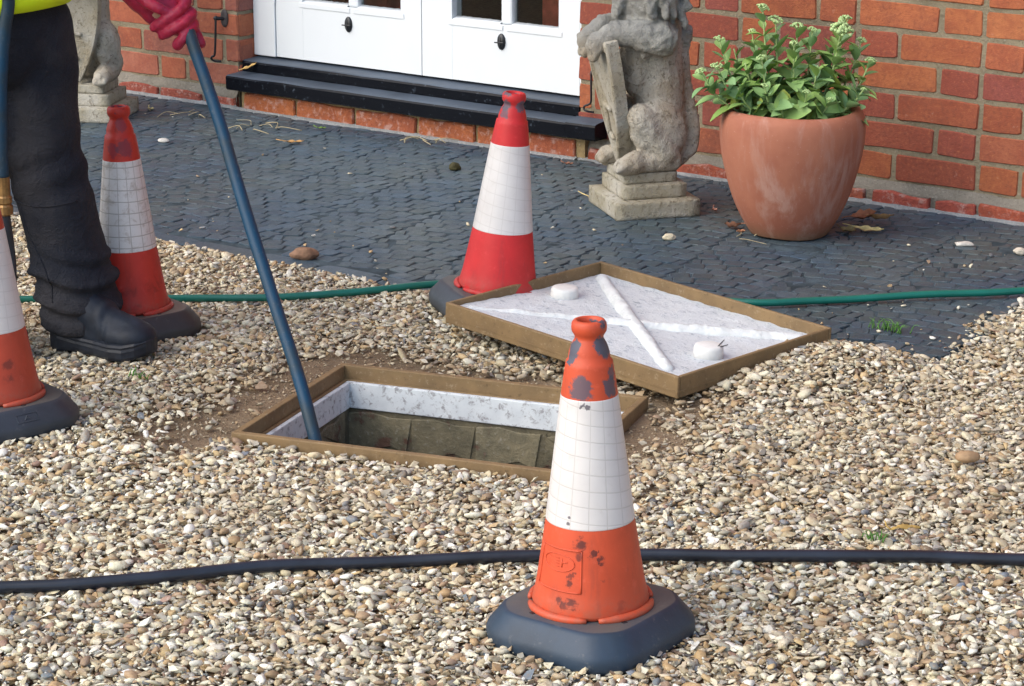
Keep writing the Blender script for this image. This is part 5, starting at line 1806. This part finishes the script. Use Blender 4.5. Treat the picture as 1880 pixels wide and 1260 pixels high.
POLY = [(1.15, -3.75), (3.0, -2.55), (2.15, 0.0), (1.5, 0.0), (1.5, -1.1), (0.7, -1.28), (-1.3, -1.30), (-1.3, -2.0), (0.0, -2.75)]
def inside_poly(x, y):
    c_ = np.zeros(len(x), bool)
    j = len(POLY) - 1
    for i in range(len(POLY)):
        xi, yi = POLY[i]
        xj, yj = POLY[j]
        cond = ((yi > y) != (yj > y)) & (x < (xj - xi) * (y - yi) / (yj - yi) + xi)
        c_ ^= cond
        j = i
    return c_
def scatter(spacing, zoff, zj, smin, smax, keep, seed, brown=0.0, soil_mode=False, tilt=0.45):
    rg = np.random.default_rng(seed)
    xs = np.arange(-1.35, 3.05, spacing)
    ys = np.arange(-3.8, 0.0, spacing)
    X, Y = np.meshgrid(xs, ys)
    X = X.ravel() + rg.uniform(-.5, .5, X.size) * spacing
    Y = Y.ravel() + rg.uniform(-.5, .5, Y.size) * spacing
    k = inside_poly(X, Y) & (rg.random(X.size) < keep)
    X, Y = X[k], Y[k]
    pos, size, col = [], [], []
    cidx = rg.choice(len(PALT), len(X), p=PALW)
    for i in range(len(X)):
        x, y = X[i], Y[i]
        u, v = hole_local(x, y)
        if abs(u) < HOLE_W / 2 + 0.004 and abs(v) < HOLE_L / 2 + 0.004: continue
        edge = 0.012 * mnoise.noise((x * 12, y * 12, 0)) + 0.004
        if x > 1.4: edge = -0.012 + 0.05 * mnoise.noise((x * 9, y * 9, 0)) + rg.uniform(-.05, .03)
        if in_pave(x, y, edge): continue
        s_ = soil_amount(x, y)
        if soil_mode:
            if rg.random() > 0.15 + 0.85 * min(1, s_ * 2): continue
        elif rg.random() < s_ * 0.97: continue
        sz = smin + (smax - smin) * rg.beta(2.0, 2.2)
        if rg.random() < .05: sz *= 1.35
        cc = PALT[cidx[i]] * rg.uniform(.85, 1.12) * np.array([1, rg.uniform(.97, 1.02), rg.uniform(.93, 1.03)])
        # dusty brown among the stones near the trodden soil and the mound below the cover
        dx, dy = max(abs(u) - HOLE_W / 2, 0), max(abs(v) - HOLE_L / 2, 0)
        dd = math.hypot(dx, dy)
        b_ = max(brown, 0.6 * math.exp(-(dd / 0.22) ** 2)) if v > -HOLE_L / 2 + .1 else max(brown, .2 * math.exp(-(dd / 0.1) ** 2))
        b_ = max(b_, 0.25 * (1 if y > -2.05 + 0.15 * mnoise.noise((x * 3, y * 3, 2)) else 0))
        b_ = max(b_, 0.20 * max(0, 0.3 + 1.6 * mnoise.noise((x * 2.1, y * 2.1, 7)) + 0.8 * mnoise.noise((x * 7, y * 7, 4))))
        b_ = min(b_, 0.75)
        cc = cc * (1 - b_) + np.array([0.33, 0.25, 0.155]) * b_ * rg.uniform(.75, 1.25)
        pos.append((x, y, ground_h(x, y) + zoff + rg.uniform(-zj, zj)))
        size.append(sz)
        col.append(cc)
    return np.array(pos), np.array(size), np.array(col)
p1, s1, c1 = scatter(0.0125, -0.001, 0.002, 0.014, 0.025, 1.0, 1)
p2, s2, c2 = scatter(0.0150, 0.0052, 0.003, 0.012, 0.027, 0.85, 2)
p4, s4, c4 = scatter(0.0090, 0.0030, 0.003, 0.004, 0.011, 0.8, 4)
rg = np.random.default_rng(9)
go = gravel_mesh('gravel', np.concatenate([p1, p2, p4]), np.concatenate([s1, s2, s4]), 0.30, np.concatenate([c1, c2, c4]), M_GRAVEL, rg)
tag(go, kind='stuff')
p3, s3, c3 = scatter(0.0085, -0.006, 0.002, 0.003, 0.011, 0.34, 3, 0.7, True)
go = gravel_mesh('grit', p3, s3, 0.4, c3, M_GRAVEL, rg)
tag(go, kind='stuff')
# stray chippings on the paving
pos, size, col = [], [], []
rr = random.Random(8)
for i in range(170):
    x = rr.uniform(-1.6, 1.55)
    e = pave_edge_y(x)
    y = e + abs(rr.gauss(0, 0.16)) * (1.2) if rr.random() < .55 else rr.uniform(e, -0.06)
    if rr.random() < .3: x, y = rr.uniform(1.2, 1.58), rr.uniform(-1.15, -0.2)
    if not in_pave(x, y, 0) or y > -0.05: continue
    s_ = rr.choice((0.004, 0.006, 0.006, 0.008, 0.011, 0.014, 0.016))
    pos.append((x, y, s_ * .25))
    size.append(s_)
    col.append(PALT[rr.randrange(len(PALT))] * rr.uniform(.9, 1.15))
go = gravel_mesh('stray_chippings', np.array(pos), np.array(size), 0.2, np.array(col), M_GRAVEL, rg)
tag(go, kind='stuff')

# single stones that stand out
def single_stone(name, loc, r_, color, label, cat='stone', smooth=True, rz=0.0, seed=0):
    bm = bmesh.new()
    bmesh.ops.create_icosphere(bm, subdivisions=3, radius=1.0)
    for v in bm.verts:
        k = 1 + (0.10 if smooth else 0.28) * mnoise.noise(v.co * 1.3 + Vector((seed, 0, 0)))
        v.co = Vector((v.co.x * r_[0], v.co.y * r_[1], v.co.z * r_[2])) * k
    o = link(name, bm_mesh(bm, smooth), mat_plain(name + '_' + str(seed), color, 0.7, 0.3, 0.18, 60, 0.3, 0.003, 150), None, loc, (0, 0, rz))
    return tag(o, label, cat)
single_stone('pebble', (1.909, -1.696, 0.022), (0.021, 0.014, 0.010), (0.33, 0.215, 0.12), 'smooth oval brown pebble, largest on the gravel right of the manhole', 'pebble', True, YAW, 1)
single_stone('stone', (0.086, -1.262, 0.012), (0.030, 0.018, 0.016), (0.22, 0.125, 0.075), 'lumpy reddish brown stone on the edge of the paving behind the garden hose', 'stone', False, YAW, 2)
single_stone('stone', (1.198, -0.295, 0.006), (0.022, 0.009, 0.006), (0.55, 0.52, 0.46), 'long white flint lying on dark paving right of the pot', 'stone', False, YAW, 3)
single_stone('stone', (1.332, -0.291, 0.008), (0.015, 0.011, 0.008), (0.50, 0.45, 0.37), 'pale chip of flint on the paving, farthest right below the wall', 'stone', False, 0, 4)
single_stone('stone', (0.633, -0.637, 0.007), (0.014, 0.010, 0.008), (0.55, 0.48, 0.34), 'angular cream stone on the paving between the lion and the cover', 'stone', False, 0.4, 5)
single_stone('moss_clump', (-0.227, -0.321, 0.008), (0.015, 0.014, 0.011), (0.045, 0.040, 0.012), 'dark brown clump of moss on the paving left of the red cone', 'moss', False, 0, 6)
single_stone('stone', (-1.075, -0.509, 0.006), (0.018, 0.013, 0.006), (0.52, 0.50, 0.46), 'flat white stone on the paving right of the grimy cone', 'stone', True, 0, 7)

# fallen leaves, twigs, weeds
def dead_leaf(loc, L, W, color, label, rz, curl=0.3, group=None, tilt=(0, 0), stalk=0.35, cat='leaf'):
    root = empty('fallen_leaf', loc, rz)
    tag(root, label, cat, group)
    root.rotation_euler = (tilt[0], tilt[1], rz)
    n = 9
    vs, fs = [], []
    for i in range(n + 1):
        t_ = i / n
        w_ = W / 2 * (math.sin(math.pi * min(1, t_ * 1.02)) ** 0.75 + 0.02) * (1 + 0.12 * math.sin(i * 2.1))
        for s in (-1, -.5, 0, .5, 1):
            vs.append((L * t_, s * w_, 0.004 + curl * L * (t_ - .5) ** 2 + curl * 0.9 * w_ * s * s + 0.0015 * math.sin(i * 1.7 + s * 2)))
    for i in range(n):
        for j in range(4):
            a = i * 5 + j
            fs.append((a, a + 5, a + 6, a + 1))
    nv = len(vs)
    vs += [(x, y, z - .0006) for x, y, z in vs]
    fs += [tuple(reversed([k + nv for k in f])) for f in fs[:]]
    mt = mat_plain('dry_leaf_' + str(round(rz * 100)), color, 0.7, 0.25, 0.3, 60, 0.4, 0.002, 120)
    link('blade', mesh_from(vs, fs, True), mt, root)
    if stalk:
        tube('stalk', catmull([(0.002, 0, 0.004 + curl * L * .25), (-L * stalk * .5, 0.003, 0.006 + curl * L * .2), (-L * stalk, 0.008, 0.010)], 5), 0.0012, mt, root, 6)
dead_leaf((0.245, -0.405, 0.004), 0.036, 0.020, (0.66, 0.53, 0.24), 'pale yellow leaf with a stalk on the paving beside the lion plinth', R(-10), 0.25, stalk=1.1)
dead_leaf((-0.80, -0.335, 0.002), 0.056, 0.022, (0.48, 0.27, 0.10), 'tan brown leaf lying on the paving in front of the doors', R(35), 0.3)
dead_leaf((-0.86, -0.13, 0.002), 0.030, 0.016, (0.13, 0.22, 0.05), 'small green leaf on the paving close to the step', R(20), 0.3)
dead_leaf((-1.232, -0.03, 0.108), 0.055, 0.018, (0.60, 0.38, 0.13), 'yellowish leaf on the left end of the black step', R(52), 0.4, tilt=(0.1, -0.35), stalk=0)
dead_leaf((-1.445, -0.19, 0.002), 0.032, 0.016, (0.55, 0.48, 0.22), 'pale yellow leaf on the paving beside the far lion plinth', R(-20), 0.3)
LG = 'dry leaves heaped round the foot of the pot'
dead_leaf((0.895, -0.265, 0.010), 0.060, 0.034, (0.34, 0.14, 0.07), 'curled red-brown leaf behind the right foot of the terracotta pot', R(40), 0.7, LG, (0.3, -0.2))
dead_leaf((0.925, -0.245, 0.012), 0.062, 0.036, (0.42, 0.24, 0.11), 'folded light brown leaf farthest from the pot on its right', R(15), 0.6, LG, (-0.3, -0.1))
dead_leaf((0.925, -0.315, 0.004), 0.075, 0.024, (0.50, 0.44, 0.20), 'long olive-yellow leaf on the paving right of the pot', R(12), 0.3, LG, (0.2, 0))
dead_leaf((0.905, -0.335, 0.003), 0.045, 0.03, (0.20, 0.17, 0.08), 'dull green-brown leaf tucked against the right foot of the pot', R(-10), 0.4, LG, (0.15, 0))
dead_leaf((0.715, -0.46, 0.004), 0.042, 0.026, (0.30, 0.14, 0.085), 'crumpled brown leaf left of the foot of the pot', R(190), 0.8, LG, (0.4, 0.1))
dead_leaf((0.745, -0.49, 0.003), 0.022, 0.014, (0.42, 0.20, 0.11), 'small russet leaf scrap at the front left of the pot', R(230), 0.7, LG, stalk=0)
dead_leaf((0.56, -0.335, 0.003), 0.026, 0.012, (0.40, 0.20, 0.15), 'pinkish leaf scrap at the right corner of the lion plinth', R(-40), 0.5, stalk=0.6)
dead_leaf((-0.03, -0.12, 0.003), 0.03, 0.016, (0.22, 0.10, 0.06), 'dark red leaf on the paving by the broken plinth bricks', R(10), 0.5)
dead_leaf((1.975, -2.085, 0.026), 0.055, 0.014, (0.50, 0.33, 0.10), 'narrow yellow leaf on the gravel behind the black hose', R(60), -0.4, tilt=(0, 0.1), stalk=0.1)
M_STRAW = mat_plain('straw', (0.38, 0.32, 0.20), 0.8, 0.2, 0.2, 50)
def straw(loc, n, spread, seed, label):
    r = random.Random(seed)
    root = empty('dry_stalks', loc)
    tag(root, label, 'dry stalks')
    for i in range(n):
        a = r.uniform(0, 6.3)
        L = r.uniform(.03, .09)
        x, y = r.gauss(0, spread), r.gauss(0, spread * .5)
        tube('stalk', catmull([(x, y, .004), (x + L * .5 * math.cos(a), y + L * .5 * math.sin(a), .007 + r.uniform(0, .006)), (x + L * math.cos(a + .4), y + L * math.sin(a + .4), .004)], 5), r.uniform(.0008, .0016), M_STRAW, root, 5)
straw((-1.33, -0.20, 0), 6, 0.07, 1, 'thin dry stalks strewn on the paving by the left brickwork')
straw((-0.98, -0.19, 0), 8, 0.05, 2, 'tangle of straw on the paving below the left half of the step')
straw((-0.50, -0.075, 0), 8, 0.04, 3, 'wisps of straw against the bricks under the middle of the step')
straw((0.76, -0.535, 0), 3, 0.03, 4, 'pale twigs at the front left of the terracotta pot')
M_GRASS = mat_plain('grass_blade', (0.10, 0.24, 0.05), 0.6, 0.3, 0.2, 60)
def tuft(loc, n, h, spread, seed, label):
    r = random.Random(seed)
    root = empty('grass_tuft', loc)
    tag(root, label, 'grass')
    for i in range(n):
        a = r.uniform(0, 6.3)
        x, y = r.gauss(0, spread), r.gauss(0, spread * .4)
        p0 = Vector((x, y, 0))
        d = Vector((math.cos(a), math.sin(a), 0)) * r.uniform(.3, 1.1) * h
        hh = h * r.uniform(.6, 1.1)
        pts = catmull([p0, p0 + d * .4 + Vector((0, 0, hh * .7)), p0 + d + Vector((0, 0, hh * .8))], 4)
        tube('blade', pts, [0.0013 * (1 - .8 * k / (len(pts) - 1)) for k in range(len(pts))], M_GRASS, root, 4)
tuft((1.405, -1.015, 0), 34, 0.026, 0.022, 1, 'green tuft of grass growing in a joint of the paving')
tuft((1.955, -2.098, 0.008), 16, 0.015, 0.014, 2, 'small green weed tuft in the gravel behind the black hose')
tuft((0.462, -2.155, 0.010), 10, 0.018, 0.012, 3, 'few green blades in the gravel in front of the boot')
